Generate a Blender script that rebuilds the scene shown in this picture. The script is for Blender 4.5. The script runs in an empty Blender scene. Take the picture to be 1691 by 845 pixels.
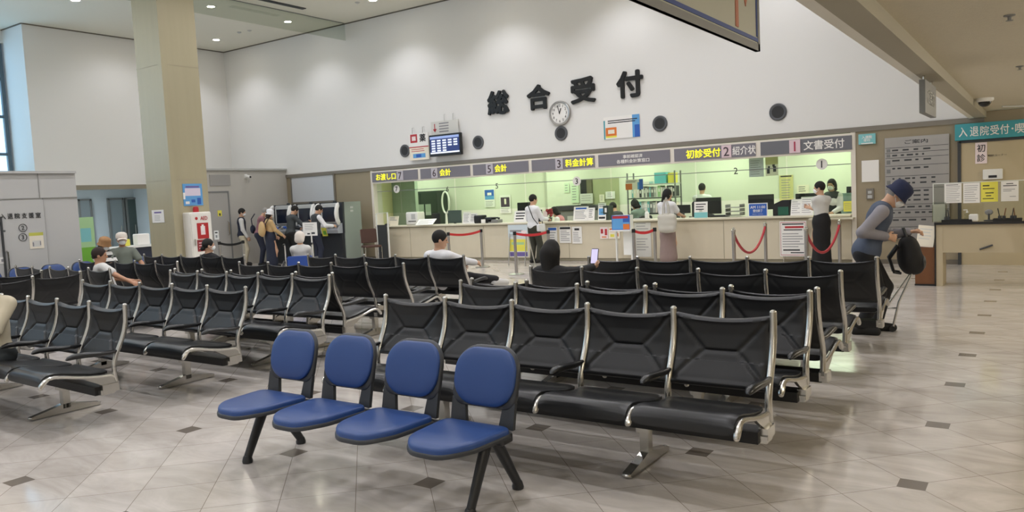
import bpy, math, random
import numpy as np
from mathutils import Matrix, Vector
random.seed(7)
SC = bpy.context.scene
COL = SC.collection
# ------------------------------------------------------------------ camera
FPX, CX, CY, EYE = 1283.1, 845.5, 422.5, 1.528
YAW, PITCH, ROLL = [math.radians(a) for a in (-34.579, 4.367, 2.751)]
def _cam_axes():
    cy, sy = math.cos(YAW), math.sin(YAW)
    fw = np.array([sy, cy, 0.]); r = np.array([cy, -sy, 0.]); u = np.array([0, 0, 1.])
    cp, sp = math.cos(PITCH), math.sin(PITCH)
    f2 = fw*cp - u*sp; u2 = u*cp + fw*sp
    cr, sr = math.cos(ROLL), math.sin(ROLL)
    return r*cr - u2*sr, u2*cr + r*sr, f2
CR, CU, CF = _cam_axes()
EYEP = np.array([0, 0, EYE])
def at(px, py, Y=None, X=None, z=None):
    """the point of the plane Y=.., X=.. or z=.. that the photograph shows at a pixel (a survey helper)"""
    d = CF + CR*(px-CX)/FPX - CU*(py-CY)/FPX
    k = Y/d[1] if Y is not None else X/d[0] if X is not None else (z-EYE)/d[2]
    return Vector(EYEP + k*d)
cam = bpy.data.cameras.new('camera'); cam.sensor_width = 36.0; cam.lens = FPX/1691*36.0
cam.clip_start = 0.05; cam.clip_end = 200
camo = bpy.data.objects.new('camera', cam); COL.objects.link(camo)
camo.matrix_world = Matrix(((CR[0], CU[0], -CF[0], 0), (CR[1], CU[1], -CF[1], 0), (CR[2], CU[2], -CF[2], EYE), (0, 0, 0, 1)))
SC.camera = camo
# ------------------------------------------------------------------ view and world
SC.view_settings.view_transform = 'Standard'; SC.view_settings.look = 'None'
SC.view_settings.exposure = 0.62; SC.view_settings.gamma = 1.0
SC.view_settings.use_curve_mapping = False
try:
    SC.cycles.use_denoising = True; SC.cycles.max_bounces = 10; SC.cycles.diffuse_bounces = 5
    SC.cycles.transparent_max_bounces = 16; SC.cycles.caustics_reflective = False; SC.cycles.caustics_refractive = False
    SC.cycles.sample_clamp_indirect = 4.0
except Exception: pass
W = bpy.data.worlds.new('world'); SC.world = W; W.use_nodes = True
W.node_tree.nodes['Background'].inputs[0].default_value = (0.62, 0.78, 1.0, 1); W.node_tree.nodes['Background'].inputs[1].default_value = 1.0
# light levels of the place (watts)
L_HALL, L_WASH, L_LOW, L_OFFICE, L_BACK = 98.0, 82.0, 28.0, 11.5, 75.0
HALL_TINT, LOW_TINT, OFFICE_TINT = (0.985, 0.985, 1.07), (1.0, 0.93, 0.80), (0.93, 1.0, 0.90)
WALL_Y, LEFT_X, CEIL, LOWCEIL, BEAM_X = 15.3, -21.02, 6.41, 2.56, -0.9

# ------------------------------------------------------------------ materials
def lin(h):
    h = h.lstrip('#'); o = []
    for i in (0, 2, 4):
        c = int(h[i:i+2], 16)/255; o.append(c/12.92 if c <= .04045 else ((c+.055)/1.055)**2.4)
    return tuple(o)+(1,)
MATS = {}
def mat(name, h='#808080', rough=.6, metal=0., spec=.5, emit=0., alpha=None, trans=0., coat=0., noise=None, bump=None, sheen=0.):
    if name in MATS: return MATS[name]
    m = bpy.data.materials.new(name); m.use_nodes = True; nt = m.node_tree; b = nt.nodes['Principled BSDF']
    c = lin(h); b.inputs['Base Color'].default_value = c
    b.inputs['Roughness'].default_value = rough; b.inputs['Metallic'].default_value = metal
    b.inputs['Specular IOR Level'].default_value = spec; b.inputs['Transmission Weight'].default_value = trans
    b.inputs['Coat Weight'].default_value = coat; b.inputs['Sheen Weight'].default_value = sheen
    if emit: b.inputs['Emission Color'].default_value = c; b.inputs['Emission Strength'].default_value = emit
    if alpha is not None: b.inputs['Alpha'].default_value = alpha
    if noise or bump:
        tc = nt.nodes.new('ShaderNodeTexCoord')
        if noise:   # (scale, amount, stretch xyz)
            n = nt.nodes.new('ShaderNodeTexNoise'); n.inputs['Scale'].default_value = noise[0]; n.inputs['Detail'].default_value = 4
            mp = nt.nodes.new('ShaderNodeMapping'); mp.inputs['Scale'].default_value = noise[2] if len(noise) > 2 else (1, 1, 1)
            nt.links.new(tc.outputs['Object'], mp.inputs[0]); nt.links.new(mp.outputs[0], n.inputs['Vector'])
            r = nt.nodes.new('ShaderNodeMapRange'); r.inputs['To Min'].default_value = 1-noise[1]; r.inputs['To Max'].default_value = 1+noise[1]
            nt.links.new(n.outputs['Fac'], r.inputs['Value'])
            v = nt.nodes.new('ShaderNodeVectorMath'); v.operation = 'SCALE'; v.inputs[0].default_value = c[:3]
            nt.links.new(r.outputs[0], v.inputs['Scale']); nt.links.new(v.outputs[0], b.inputs['Base Color'])
        if bump:    # (scale, strength, distance)
            n = nt.nodes.new('ShaderNodeTexNoise'); n.inputs['Scale'].default_value = bump[0]; n.inputs['Detail'].default_value = 3
            nt.links.new(tc.outputs['Object'], n.inputs['Vector'])
            bp = nt.nodes.new('ShaderNodeBump'); bp.inputs['Strength'].default_value = bump[1]; bp.inputs['Distance'].default_value = bump[2]
            nt.links.new(n.outputs['Fac'], bp.inputs['Height']); nt.links.new(bp.outputs[0], b.inputs['Normal'])
    MATS[name] = m; return m
def M(n): return MATS[n]
def glassmat(name, h, alpha_fac, rough=.02):
    """clear sheet glass: mostly see-through, a little tint and mirror"""
    m = bpy.data.materials.new(name); m.use_nodes = True; nt = m.node_tree; nt.nodes.clear()
    out = nt.nodes.new('ShaderNodeOutputMaterial'); mix = nt.nodes.new('ShaderNodeMixShader')
    tr = nt.nodes.new('ShaderNodeBsdfTransparent'); gl = nt.nodes.new('ShaderNodeBsdfGlossy')
    tr.inputs[0].default_value = lin(h); gl.inputs['Roughness'].default_value = rough
    fr = nt.nodes.new('ShaderNodeLayerWeight'); fr.inputs[0].default_value = .5
    pw = nt.nodes.new('ShaderNodeMath'); pw.operation = 'POWER'; pw.inputs[1].default_value = 5; nt.links.new(fr.outputs['Facing'], pw.inputs[0])
    sc = nt.nodes.new('ShaderNodeMath'); sc.operation = 'MULTIPLY_ADD'; sc.inputs[1].default_value = .8; sc.inputs[2].default_value = alpha_fac
    nt.links.new(pw.outputs[0], sc.inputs[0]); nt.links.new(sc.outputs[0], mix.inputs[0])
    nt.links.new(tr.outputs[0], mix.inputs[1]); nt.links.new(gl.outputs[0], mix.inputs[2]); nt.links.new(mix.outputs[0], out.inputs[0])
    MATS[name] = m; return m

mat('white_paint', '#e4e3e0', .75, bump=(60, .05, .002))
mat('ceiling_paint', '#dcdacd', .85)
mat('low_ceiling', '#cfc8b4', .95, noise=(40, .07), bump=(90, .5, .006))
mat('lower_wall', '#bcb9b2', .6)
mat('beige_wall', '#9a8e76', .6, noise=(3, .03))
mat('trim_brown', '#7d776d', .5, noise=(6, .06, (.3, 1, 1)))
mat('pillar_face', '#aba387', .45, noise=(7, .05, (1.5, 1.5, .12)))
mat('pillar_joint', '#a89f88', .6)
mat('box_panel', '#c2c2c0', .5); mat('box_seam', '#93938f', .6)
mat('counter_beige', '#d3c9b2', .5, noise=(5, .035, (1.4, 1.4, .2)))
mat('counter_top', '#d9d2bd', .35); mat('counter_edge', '#a49d88', .4)
mat('sign_gray', '#7b7880', .5); mat('sign_gray_dark', '#6b6c72', .5); mat('frame_cream', '#e2dbcf', .5)
mat('yellow_letter', '#f6f02a', .5, emit=.5); mat('ivory_letter', '#efece8', .5)
mat('pink_plate', '#dcc4ca', .5); mat('lilac_plate', '#c2bcc4', .5)
mat('numeral_dark', '#4a3b40', .5); mat('numeral_red', '#a83350', .5)
mat('black_letter', '#0d0d0d', .45); mat('black_plastic', '#17181a', .45); mat('dark_gray', '#3b3d3f', .5)
mat('mid_gray', '#7c7d7c', .5); mat('light_gray', '#b9bab8', .5); mat('white_plastic', '#e6e6e2', .4)
mat('aluminium', '#c9c7c1', .24, metal=.92); mat('chrome', '#d6d5d0', .1, metal=1.0)
mat('steel_brushed', '#b3b0ad', .28, metal=.85, noise=(4, .1, (1, 1, .1)))
mat('sling_black', '#151618', .42, spec=.45, bump=(400, .1, .0008)); mat('seat_black', '#141517', .34, spec=.5, bump=(300, .08, .0008))
mat('arm_black', '#1b1c1d', .3); mat('beam_black', '#0c0c0d', .5)
mat('blue_vinyl', '#26457f', .38, spec=.45, bump=(250, .06, .0008)); mat('shell_gray', '#2e3136', .45); mat('leg_dark', '#24262a', .4)
mat('paper', '#eceae6', .7); mat('paper_warm', '#ece4d2', .7); mat('paper_yellow', '#e6de5a', .7); mat('paper_pink', '#ecdcdc', .7)
mat('ink', '#2c2c30', .7); mat('ink_gray', '#8e8d90', .7); mat('ink_red', '#b5323a', .6); mat('ink_blue', '#2f5fb4', .6); mat('ink_orange', '#d9762f', .6)
mat('sky_blue', '#5f9fd6', .6); mat('teal', '#3f9aa5', .5); mat('teal_pale', '#7fc0c4', .5); mat('cyan', '#6fc6cf', .5)
mat('lamp_glow', '#fff7e6', .5, emit=60); mat('lamp_ring', '#eceae2', .4); mat('screen_dark', '#1d2433', .15); mat('screen_black', '#101214', .2)
mat('screen_white', '#dfe5f2', .4, emit=.35); mat('screen_navy', '#2b3a74', .4, emit=.15); mat('screen_pale', '#93a6d6', .4, emit=.25)
mat('speaker_black', '#2a2b2c', .6); mat('speaker_grey', '#55575a', .5); mat('red', '#b3262b', .4); mat('red_dark', '#8d2a30', .6)
mat('belt_red', '#c22a2f', .6); mat('rope_red', '#b0303a', .6); mat('green', '#6fae3a', .6); mat('green_pale', '#a9cf9a', .6); mat('orange', '#dc8a3c', .6)
mat('wood_brown', '#6e4526', .45, noise=(6, .2, (1, 1, .15))); mat('brown_fabric', '#4d352d', .8)
mat('office_wall', '#dfe2d2', .7); mat('office_yellow', '#e4e0b4', .7); mat('office_gray', '#9fae9c', .7); mat('dark_opening', '#2e3a30', .6)
mat('acrylic_white', '#f2f2ee', .5); mat('desk_beige', '#b8ab90', .55); mat('window_frame', '#5c6b74', .4)
mat('window_light', '#a9d3f2', .5, emit=1.35); mat('skirting_and_gap_shade', '#6b6459', .5)
glassmat('clear_glass', '#f3f9f1', .02); glassmat('clear_acrylic', '#f1f3ee', .04); glassmat('barrier_glass', '#eef1ec', .10)
mat('paper_grey', '#d4d3cd', .6); mat('corridor_wall', '#c9d3da', .6); mat('corridor_door', '#8d979b', .5); mat('corridor_dark', '#4c5a58', .5)

def floor_material():
    m = bpy.data.materials.new('floor_tiles'); m.use_nodes = True; nt = m.node_tree; b = nt.nodes['Principled BSDF']
    N = nt.nodes.new; Lk = nt.links.new
    geo = N('ShaderNodeNewGeometry'); sep = N('ShaderNodeSeparateXYZ'); Lk(geo.outputs['Position'], sep.inputs[0])
    T, TX, TY = 1.108, -0.543, 4.214
    def math_(op, a, bb=None, c=None):
        n = N('ShaderNodeMath'); n.operation = op
        for i, v in enumerate((a, bb, c)):
            if v is None: continue
            if isinstance(v, (int, float)): n.inputs[i].default_value = v
            else: Lk(v, n.inputs[i])
        return n.outputs[0]
    u = math_('DIVIDE', math_('SUBTRACT', sep.outputs[0], TX), T); v = math_('DIVIDE', math_('SUBTRACT', sep.outputs[1], TY), T)
    fu = math_('ABSOLUTE', math_('SUBTRACT', math_('FRACT', math_('ADD', u, .5)), .5)); fv = math_('ABSOLUTE', math_('SUBTRACT', math_('FRACT', math_('ADD', v, .5)), .5))
    du = math_('MAXIMUM', fu, fv)                       # inlay squares at the lattice points
    inlay = math_('LESS_THAN', du, .058)
    def diag(e):
        s = math_('MULTIPLY', e, 2.0)
        f = math_('ABSOLUTE', math_('SUBTRACT', math_('FRACT', math_('ADD', s, .5)), .5))
        return math_('LESS_THAN', f, .0045)
    g1 = diag(math_('ADD', u, v)); g2 = diag(math_('SUBTRACT', u, v)); grout = math_('MAXIMUM', g1, g2)
    nz = N('ShaderNodeTexNoise'); nz.inputs['Scale'].default_value = 1.6; nz.inputs['Detail'].default_value = 7; nz.inputs['Roughness'].default_value = .62; nz.inputs['Distortion'].default_value = 1.2
    mp = N('ShaderNodeMapping'); mp.inputs['Scale'].default_value = (1, 2.6, 1); Lk(geo.outputs['Position'], mp.inputs[0]); Lk(mp.outputs[0], nz.inputs['Vector'])
    cr = N('ShaderNodeValToRGB'); cr.color_ramp.elements[0].position = .3; cr.color_ramp.elements[0].color = lin('#b3aca3'); cr.color_ramp.elements[1].position = .72; cr.color_ramp.elements[1].color = lin('#d2cbc4')
    Lk(nz.outputs['Fac'], cr.inputs[0])
    wn = N('ShaderNodeTexWhiteNoise'); wn.noise_dimensions = '2D'; cmb = N('ShaderNodeCombineXYZ')
    Lk(math_('FLOOR', math_('MULTIPLY', math_('ADD', u, v), 2)), cmb.inputs[0]); Lk(math_('FLOOR', math_('MULTIPLY', math_('SUBTRACT', u, v), 2)), cmb.inputs[1]); Lk(cmb.outputs[0], wn.inputs[0])
    hs = N('ShaderNodeVectorMath'); hs.operation = 'SCALE'; Lk(cr.outputs[0], hs.inputs[0]); Lk(math_('MULTIPLY_ADD', wn.outputs[0], .09, .955), hs.inputs['Scale'])
    mx = N('ShaderNodeMix'); mx.data_type = 'RGBA'; Lk(grout, mx.inputs['Factor']); Lk(hs.outputs[0], mx.inputs[6]); mx.inputs[7].default_value = lin('#857c70')
    m2 = N('ShaderNodeMix'); m2.data_type = 'RGBA'; Lk(inlay, m2.inputs['Factor']); Lk(mx.outputs[2], m2.inputs[6]); m2.inputs[7].default_value = lin('#776f66')
    Lk(m2.outputs[2], b.inputs['Base Color'])
    Lk(math_('MULTIPLY_ADD', nz.outputs['Fac'], .10, .07), b.inputs['Roughness']); b.inputs['Specular IOR Level'].default_value = .5
    MATS['floor_tiles'] = m
floor_material()

# ------------------------------------------------------------------ mesh builder
class MB:
    def __init__(s): s.v = []; s.f = []; s.m = []; s.mats = []; s.mi = 0
    def use(s, m):
        if m not in s.mats: s.mats.append(m)
        s.mi = s.mats.index(m); return s
    def add(s, vs, fs):
        o = len(s.v); s.v += [tuple(p) for p in vs]; s.f += [tuple(i+o for i in f) for f in fs]; s.m += [s.mi]*len(fs); return s
    def box(s, c, d, R=None):
        x, y, z = d[0]/2, d[1]/2, d[2]/2
        vs = [Vector((a*x, b*y, e*z)) for a in (-1, 1) for b in (-1, 1) for e in (-1, 1)]
        if R is not None: vs = [R @ p for p in vs]
        c = Vector(c)
        return s.add([p+c for p in vs], [(0, 1, 3, 2), (4, 6, 7, 5), (0, 4, 5, 1), (2, 3, 7, 6), (0, 2, 6, 4), (1, 5, 7, 3)])
    def rbox(s, c, d, r, axis='y', R=None, seg=4):
        """box with rounded outline, extruded along axis"""
        ax = {'x': (1, 2, 0), 'y': (0, 2, 1), 'z': (0, 1, 2)}[axis]
        a, b, e = d[ax[0]]/2, d[ax[1]]/2, d[ax[2]]/2; out = []
        for k, (sa, sb) in enumerate(((1, 1), (-1, 1), (-1, -1), (1, -1))):
            for i in range(seg+1):
                t = math.pi/2*(k+i/seg); out.append((sa*(a-r)+r*math.cos(t), sb*(b-r)+r*math.sin(t)))
        vs = []; n = len(out)
        bev = min(.25*e, .012)
        rings = ((-e, .0 if bev == 0 else bev), (-e+bev, 0), (e-bev, 0), (e, bev))
        for (h, ins) in rings:
            for (p, q) in out:
                L = math.hypot(p, q) or 1; w = [0, 0, 0]; w[ax[0]] = p-ins*p/L; w[ax[1]] = q-ins*q/L; w[ax[2]] = h; vs.append(Vector(w))
        if R is not None: vs = [R @ p for p in vs]
        c = Vector(c); fs = []
        for k in range(3):
            for i in range(n): j = (i+1) % n; fs.append((k*n+i, k*n+j, (k+1)*n+j, (k+1)*n+i))
        fs += [tuple(range(n))[::-1], tuple(range(3*n, 4*n))]
        return s.add([p+c for p in vs], fs)
    def tube(s, pts, r, n=8, flat=None, caps=True):
        """swept tube; r a number or a list; flat=(dir, factor) squashes the section along dir"""
        P = [Vector(p) for p in pts]; k = len(P); rs = r if isinstance(r, (list, tuple)) else [r]*k
        T = [(P[min(i+1, k-1)]-P[max(i-1, 0)]).normalized() for i in range(k)]
        up = Vector((0, 0, 1)) if abs(T[0].z) < .9 else Vector((1, 0, 0)); vs = []
        A = T[0].cross(up).normalized()
        for i in range(k):
            A = (A-T[i]*A.dot(T[i])).normalized(); B = T[i].cross(A)
            for j in range(n):
                t = 2*math.pi*j/n; o = (A*math.cos(t)+B*math.sin(t))*rs[i]
                if flat: fd = Vector(flat[0]); o = o+fd*o.dot(fd)*(flat[1]-1)
                vs.append(P[i]+o)
        fs = [(i*n+j, i*n+(j+1) % n, (i+1)*n+(j+1) % n, (i+1)*n+j) for i in range(k-1) for j in range(n)]
        if caps: fs += [tuple(range(n))[::-1], tuple(range((k-1)*n, k*n))]
        return s.add(vs, fs)
    def lathe(s, prof, c=(0, 0, 0), n=20, R=None):
        vs = []; fs = []; k = len(prof); c = Vector(c)
        for (r, z) in prof:
            for j in range(n):
                p = Vector((r*math.cos(2*math.pi*j/n), r*math.sin(2*math.pi*j/n), z)); vs.append((R @ p if R is not None else p)+c)
        for i in range(k-1):
            for j in range(n): fs.append((i*n+j, i*n+(j+1) % n, (i+1)*n+(j+1) % n, (i+1)*n+j))
        if prof[0][0] > 1e-6: fs.append(tuple(range(n))[::-1])
        if prof[-1][0] > 1e-6: fs.append(tuple(range((k-1)*n, k*n)))
        return s.add(vs, fs)
    def ball(s, c, r, n=12, k=8, R=None):
        r = r if isinstance(r, (tuple, list)) else (r, r, r); vs = []; fs = []; c = Vector(c)
        for i in range(k+1):
            a = math.pi*i/k
            for j in range(n):
                p = Vector((r[0]*math.sin(a)*math.cos(2*math.pi*j/n), r[1]*math.sin(a)*math.sin(2*math.pi*j/n), -r[2]*math.cos(a))); vs.append((R @ p if R is not None else p)+c)
        for i in range(k):
            for j in range(n): fs.append((i*n+j, i*n+(j+1) % n, (i+1)*n+(j+1) % n, (i+1)*n+j))
        return s.add(vs, fs)
    def prism(s, poly, axis, a, b):
        """polygon in the two other axes, extruded from a to b along axis"""
        n = len(poly); vs = []
        for h in (a, b):
            for (p, q) in poly: vs.append({'x': (h, p, q), 'y': (p, h, q), 'z': (p, q, h)}[axis])
        fs = [(i, (i+1) % n, n+(i+1) % n, n+i) for i in range(n)]+[tuple(range(n))[::-1], tuple(range(n, 2*n))]
        return s.add(vs, fs)
    def grid(s, fn, nu, nv, thick=None):
        """fn(u,v)->point (and point behind if thick is a function)"""
        vs = [fn(i/nu, j/nv) for j in range(nv+1) for i in range(nu+1)]; w = nu+1
        fs = [(j*w+i, j*w+i+1, (j+1)*w+i+1, (j+1)*w+i) for j in range(nv) for i in range(nu)]
        if thick:
            o = len(vs); vs += [thick(i/nu, j/nv) for j in range(nv+1) for i in range(nu+1)]
            fs += [(o+j*w+i, o+(j+1)*w+i, o+(j+1)*w+i+1, o+j*w+i+1) for j in range(nv) for i in range(nu)]
            ed = [i for i in range(w)]+[j*w+nu for j in range(1, nv+1)]+[nv*w+i for i in range(nu-1, -1, -1)]+[j*w for j in range(nv-1, 0, -1)]
            for a, b in zip(ed, ed[1:]+ed[:1]): fs.append((b, a, o+a, o+b))
        return s.add(vs, fs)
    def mesh(s, name, smooth=None):
        me = bpy.data.meshes.new(name); me.from_pydata(s.v, [], s.f)
        for m in (s.mats or [M('mid_gray')]): me.materials.append(m)
        me.polygons.foreach_set('material_index', s.m)
        import bmesh
        bm = bmesh.new(); bm.from_mesh(me); bmesh.ops.remove_doubles(bm, verts=bm.verts, dist=1e-5); bmesh.ops.recalc_face_normals(bm, faces=bm.faces)
        bm.to_mesh(me); bm.free()
        if smooth is not None:
            me.polygons.foreach_set('use_smooth', [True]*len(me.polygons))
            if smooth > 0: me.set_sharp_from_angle(angle=math.radians(smooth))
        return me
    def build(s, name, parent=None, smooth=None, loc=None, rot=None):
        o = bpy.data.objects.new(name, s.mesh(name, smooth)); COL.objects.link(o)
        if parent is not None: o.parent = parent
        if loc is not None: o.location = loc
        if rot is not None: o.rotation_euler = rot
        return o
def B(m): return MB().use(M(m) if isinstance(m, str) else m)
def tag(o, label=None, cat=None, group=None, kind=None):
    if label: o['label'] = label
    if cat: o['category'] = cat
    if group: o['group'] = group
    if kind: o['kind'] = kind
    return o
def thing(name, label, cat, loc=(0, 0, 0), rz=0., group=None, rot=None):
    o = bpy.data.objects.new(name, None); COL.objects.link(o); o.empty_display_size = .1
    o.location = loc; o.rotation_euler = rot or (0, 0, rz)
    return tag(o, label, cat, group)
def struct(o): o['kind'] = 'structure'; return o
def place(name, me, parent=None, loc=(0, 0, 0), rot=(0, 0, 0)):
    o = bpy.data.objects.new(name, me); COL.objects.link(o); o.parent = parent; o.location = loc; o.rotation_euler = rot
    return o
def copy_tree(o, parent=None):
    c = o.copy(); COL.objects.link(c)
    if parent is not None: c.parent = parent
    for ch in list(o.children): copy_tree(ch, c)
    return c

# lettering: built-in font turned into a mesh, fitted to a width and height
def text_mesh(txt, w, h, depth=.004, bold=0., m='ink', name='lettering', keep=False):
    cu = bpy.data.curves.new('t', 'FONT'); cu.body = txt; cu.extrude = .02; cu.resolution_u = 2; cu.size = 1.0
    o = bpy.data.objects.new('t', cu); COL.objects.link(o)
    dg = bpy.context.evaluated_depsgraph_get(); me = bpy.data.meshes.new_from_object(o.evaluated_get(dg))
    bpy.data.objects.remove(o); bpy.data.curves.remove(cu)
    n = len(me.vertices); co = np.empty(n*3); me.vertices.foreach_get('co', co); co = co.reshape(-1, 3)
    lo, hi = co.min(0), co.max(0); sz = np.maximum(hi-lo, 1e-6); mid = (lo+hi)/2
    sx, sy = w/sz[0], h/sz[1]
    if keep: sx = sy = min(sx, sy)
    out = np.stack([(co[:, 0]-mid[0])*sx, -(co[:, 2]-lo[2])*depth/sz[2], (co[:, 1]-mid[1])*sy], -1)   # x right, z up, front at -y
    me.vertices.foreach_set('co', out.astype(np.float32).ravel()); me.update(); me.name = name
    if bold:      # heavier strokes: the same outlines repeated a little to every side
        r = bold*min(w/max(1, len(txt)), h)*1.15; src = out*(1-2*r/max(w, h)); fs = [tuple(p.vertices) for p in me.polygons]; V = []; Fc = []
        for i, (dx, dz) in enumerate([(0, 0)]+[(math.cos(k*math.pi/4), math.sin(k*math.pi/4)) for k in range(8)]):
            V += [(p[0]+dx*r, p[1]*(1-.01*i), p[2]+dz*r) for p in src]; Fc += [tuple(j+i*n for j in f) for f in fs]
        bpy.data.meshes.remove(me); me = bpy.data.meshes.new(name); me.from_pydata(V, [], Fc)
    me.materials.clear(); me.materials.append(M(m))
    return me
def text(txt, w, h, parent, loc, m='ink', name='lettering', depth=.004, bold=0., rz=0., keep=False):
    return place(name, text_mesh(txt, w, h, depth, bold, m, name, keep), parent, loc, (0, 0, rz))

# printed sheets: one slab whose front is divided into cells, local x right, z up, front at -y, origin at the centre
def sheet_mesh(w, h, d, base, rects=(), edge=None, name='sheet'):
    xs = sorted({0., 1.}|{round(r[i], 4) for r in rects for i in (0, 2)}); zs = sorted({0., 1.}|{round(r[i], 4) for r in rects for i in (1, 3)})
    b = MB(); nx, nz = len(xs), len(zs)
    vs = [((x-.5)*w, -d/2, (z-.5)*h) for z in zs for x in xs]
    b.use(M(base)); b.v += vs
    for j in range(nz-1):
        for i in range(nx-1):
            cx, cz = (xs[i]+xs[i+1])/2, (zs[j]+zs[j+1])/2; mm = base
            for r in rects:
                if r[0] <= cx <= r[2] and r[1] <= cz <= r[3]: mm = r[4]
            b.use(M(mm)); b.f.append((j*nx+i, j*nx+i+1, (j+1)*nx+i+1, (j+1)*nx+i)); b.m.append(b.mi)
    b.use(M(edge or base)); o = len(b.v)
    b.v += [(-w/2, d/2, -h/2), (w/2, d/2, -h/2), (w/2, d/2, h/2), (-w/2, d/2, h/2)]
    rim = [i for i in range(nx)]; top = [(nz-1)*nx+i for i in range(nx)]; lf = [j*nx for j in range(nz)]; rt = [j*nx+nx-1 for j in range(nz)]
    for f in ((o, o+3, o+2, o+1), tuple([o, o+1]+rim[::-1]), tuple([o+2, o+3]+top), tuple([o+3, o]+lf), tuple([o+1, o+2]+rt[::-1])): b.f.append(f); b.m.append(b.mi)
    return b.mesh(name)
def lines(n, x0, x1, z0, z1, m='ink_gray', fill=.42, seed=0, ragged=.35):
    rng = random.Random(seed); out = []; st = (z1-z0)/n
    for k in range(n):
        z = z1-(k+1)*st+st*(1-fill)/2; out.append((x0, z, x1-(x1-x0)*ragged*rng.random(), z+st*fill, m))
    return out
def sheet(name, label, cat, loc, w, h, rects=(), base='paper', d=.004, rz=0., tilt=0., roll=0., group=None, edge=None):
    o = bpy.data.objects.new(name, sheet_mesh(w, h, d, base, rects, edge, name)); COL.objects.link(o)
    o.location = loc; o.rotation_euler = (tilt, roll, rz)
    if label: tag(o, label, cat, group)
    return o
def on_wall(px0, py0, px1, py1, Y):
    """centre, width and height of a flat thing on the plane Y from two opposite pixel corners (left-top, right-bottom)"""
    xm, ym = (px0+px1)/2, (py0+py1)/2
    l, r = at(px0, ym, Y=Y), at(px1, ym, Y=Y); t, b = at(xm, py0, Y=Y), at(xm, py1, Y=Y)
    return Vector(((l.x+r.x)/2, Y, (t.z+b.z)/2)), r.x-l.x, t.z-b.z

# ================================================================== THE SETTING
def slab(name, x, y, z, m):
    b = B(m).box(((x[0]+x[1])/2, (y[0]+y[1])/2, (z[0]+z[1])/2), (x[1]-x[0], y[1]-y[0], z[1]-z[0]))
    return struct(b.build(name))
RIGHT_X, NEAR_Y = 3.2, -5.0
OFF_L, OFF_R, OFF_B = -15.03, -2.87, 18.9
slab('floor', (-26, RIGHT_X+.2), (NEAR_Y-.2, 19.2), (-.12, 0), 'floor_tiles')
slab('ceiling_hall', (-22.4, BEAM_X-.1), (NEAR_Y-.2, WALL_Y+.2), (CEIL, CEIL+.15), 'ceiling_paint')
slab('ceiling_low', (BEAM_X+.05, RIGHT_X+.2), (NEAR_Y-.2, WALL_Y+.2), (LOWCEIL, LOWCEIL+.1), 'low_ceiling')
slab('wall_reception', (-21.2, BEAM_X+.02), (WALL_Y, WALL_Y+.2), (2.48, CEIL), 'white_paint')
slab('trim_1', (-18.5, BEAM_X+.05), (WALL_Y-.03, WALL_Y+.2), (2.395, 2.48), 'trim_brown')
slab('wall_reception_left', (-21.2, OFF_L-.0), (WALL_Y, WALL_Y+.15), (0, 2.395), 'beige_wall')
slab('wall_reception_right', (OFF_R, RIGHT_X+.2), (WALL_Y, WALL_Y+.2), (0, 2.395), 'beige_wall')
slab('wall_reception_upper_right', (BEAM_X+.05, RIGHT_X+.2), (WALL_Y, WALL_Y+.2), (2.395, LOWCEIL), 'beige_wall')
slab('wall_hall_right', (BEAM_X-.1, BEAM_X+.05), (NEAR_Y-.2, WALL_Y), (2.55, CEIL+.1), 'white_paint')
slab('wall_right', (RIGHT_X, RIGHT_X+.2), (NEAR_Y-.2, WALL_Y), (0, LOWCEIL), 'beige_wall')
slab('wall_near', (-22.4, RIGHT_X+.2), (NEAR_Y-.2, NEAR_Y), (0, CEIL), 'white_paint')
# beam along the edge of the low ceiling
b = B(mat('beam_paint', '#a9a390', .6)).box((-.90, 5.1, 2.51), (.17, 20.4, .10)).use(mat('beam_light', '#f0ede2', .6)).box((-1.025, 5.1, 2.512), (.075, 20.4, .10))
struct(b.build('beam'))
# left side: white upper wall over a corridor opening, window bay nearer to the camera
slab('wall_left', (LEFT_X-.2, LEFT_X), (9.5, WALL_Y), (2.37, CEIL), 'white_paint')
slab('wall_left_lower', (LEFT_X-.2, LEFT_X), (12.9, WALL_Y), (0, 2.37), 'lower_wall')
slab('wall_left_return', (-22.3, LEFT_X-.2), (9.5, 9.7), (2.37, CEIL), 'white_paint')
slab('trim_2', (LEFT_X-.22, LEFT_X+.02), (9.0, 12.9), (2.25, 2.37), mat('shutter_beige', '#8f8878', .5))
WX = -22.1
slab('wall_window_sill', (WX-.2, WX), (NEAR_Y, 9.5), (0, 2.35), 'white_paint')
slab('wall_window_top', (WX-.2, WX), (NEAR_Y, 9.5), (6.07, CEIL), 'white_paint')
k = 0
for n in range(5):
    y1 = 9.42-n*2.6; y0 = y1-2.5
    w = B('window_frame')
    for yy in (y0, y1): w.box((WX-.08, yy, 4.21), (.12, .09, 3.76))
    for zz in (2.35, 3.24, 4.2, 5.16, 6.07): w.box((WX-.08, (y0+y1)/2, zz), (.10, 2.5, .07))
    o = struct(w.build('window_%d' % (n+1)))
    B('window_light').box((WX-.12, (y0+y1)/2, 4.21), (.02, 2.45, 3.7)).build('window_pane', o)
    struct(B('white_paint').box((WX-.1, y0-.05, 4.21), (.2, .10, 3.8)).build('wall_window_pier_%d' % (n+1)))
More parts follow.
